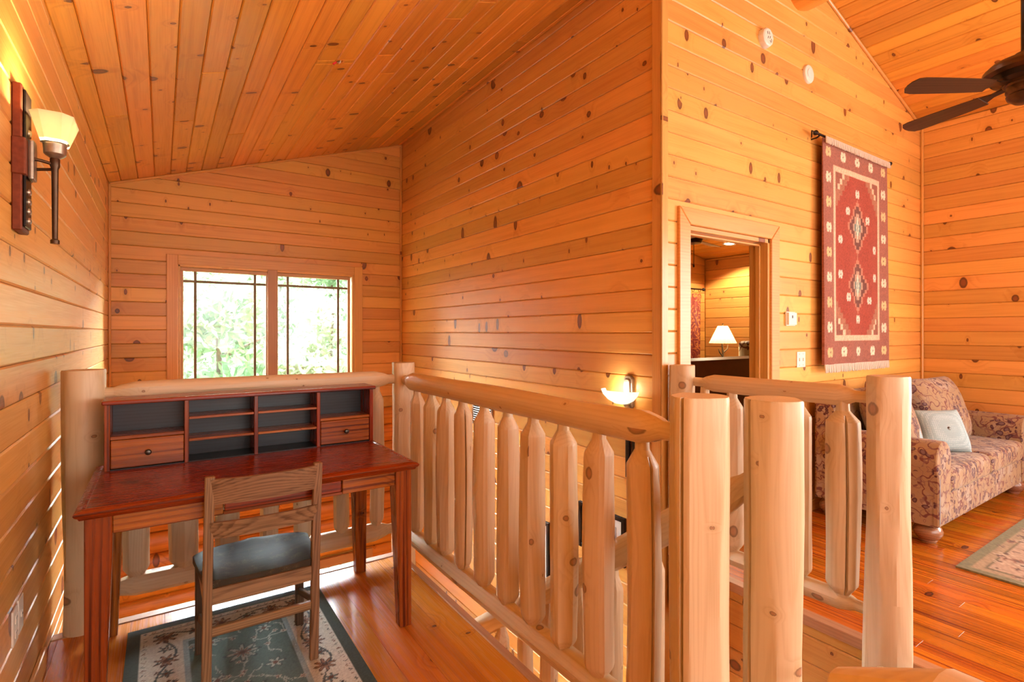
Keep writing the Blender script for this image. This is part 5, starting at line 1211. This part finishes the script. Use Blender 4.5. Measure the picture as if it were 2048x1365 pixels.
# ------------------------------------------------------------------ outdoors behind the nook window
def outdoors():
    vs, fs = [], []; nx, ny = 24, 20
    def gz(x, y): return -6.0 + max(0, y - 13) * .42 + 1.0 * mnoise.noise(Vector((x * .12, y * .12, 0)))
    for j in range(ny + 1):
        for i in range(nx + 1): x, y = -30 + 75 * i / nx, 8 + 62 * j / ny; vs.append((x, y, gz(x, y)))
    n1 = nx + 1
    for j in range(ny):
        for i in range(nx): fs.append((j * n1 + i, j * n1 + i + 1, (j + 1) * n1 + i + 1, (j + 1) * n1 + i))
    struct(link('ground_hillside', mesh('ground_hillside', vs, fs, True), 'hill'))
    spots = [(1.15, 13.5, 8.0, 'leaf1', 'green leafy tree nearest outside, in the left half of the nook window'), (3.55, 14.2, 7.8, 'leaf2', 'pale leafy tree nearest outside, in the right half of the nook window'),
             (2.4, 18.5, 8.6, 'leaf1', 'green tree behind the middle post of the nook window'), (.3, 19.5, 8.4, 'leaf2', 'pale tree at the left edge of the nook window'), (5.4, 20.0, 8.6, 'leaf1', 'green tree at the right edge of the nook window'),
             (4.1, 25, 9.0, 'leaf2', 'pale tree up the slope behind the right half of the nook window'), (1.7, 26, 9.0, 'leaf1', 'green tree up the slope behind the left half of the nook window'), (7.4, 27, 9.0, 'leaf2', 'pale tree up the slope at the far right'),
             (5.9, 33, 9.5, 'leaf1', 'distant green tree high on the slope, right'), (3.0, 34, 9.5, 'leaf2', 'distant pale tree high on the slope, left')]
    for s, (x, y, h, lm, lab) in enumerate(spots):
        rnd = random.Random(300 + s); z0 = gz(x, y) - .2; t = thing('tree', (x, y, z0), lab, 'tree', 'trees outside the nook window')
        tube('trunk', [(x, y, z0), (x + rnd.uniform(-.2, .2), y, z0 + h * .4), (x + rnd.uniform(-.4, .4), y, z0 + h * .95)], [.17, .12, .03], 'bark', t, 9)
        vs, fs = [], []
        for c in range(90):
            q = rnd.uniform(.12, 1.0); rad = (1 - q) ** .6 * h * .26 + .35; a = rnd.uniform(0, 6.28); rr = rad * math.sqrt(rnd.random())
            C = Vector((rr * math.cos(a), rr * math.sin(a), h * q)); cs_ = rnd.uniform(.35, .75)
            for l in range(58):
                d = Vector((rnd.gauss(0, 1), rnd.gauss(0, 1), rnd.gauss(0, .45))) * cs_ * .62; p = C + d
                ax_ = Vector((rnd.gauss(0, 1), rnd.gauss(0, 1), rnd.gauss(0, 1))).normalized(); b_ = ax_.orthogonal().normalized(); L = rnd.uniform(.11, .22); W = L * .36; n = len(vs)
                vs += [p - ax_ * L, p + b_ * W, p + ax_ * L, p - b_ * W]; fs.append((n, n + 1, n + 2, n + 3))
        f = link('foliage', mesh('foliage', vs, fs), lm, Matrix.Translation((x, y, z0)), t); f['kind'] = 'stuff'
        for b in range(6):
            q = rnd.uniform(.25, .8); a = rnd.uniform(0, 6.28); L = h * .16
            tube('branch', [(x, y, z0 + h * q), (x + L * math.cos(a), y + L * math.sin(a), z0 + h * q + L * .5)], [.05, .015], 'bark', t, 6)
outdoors()
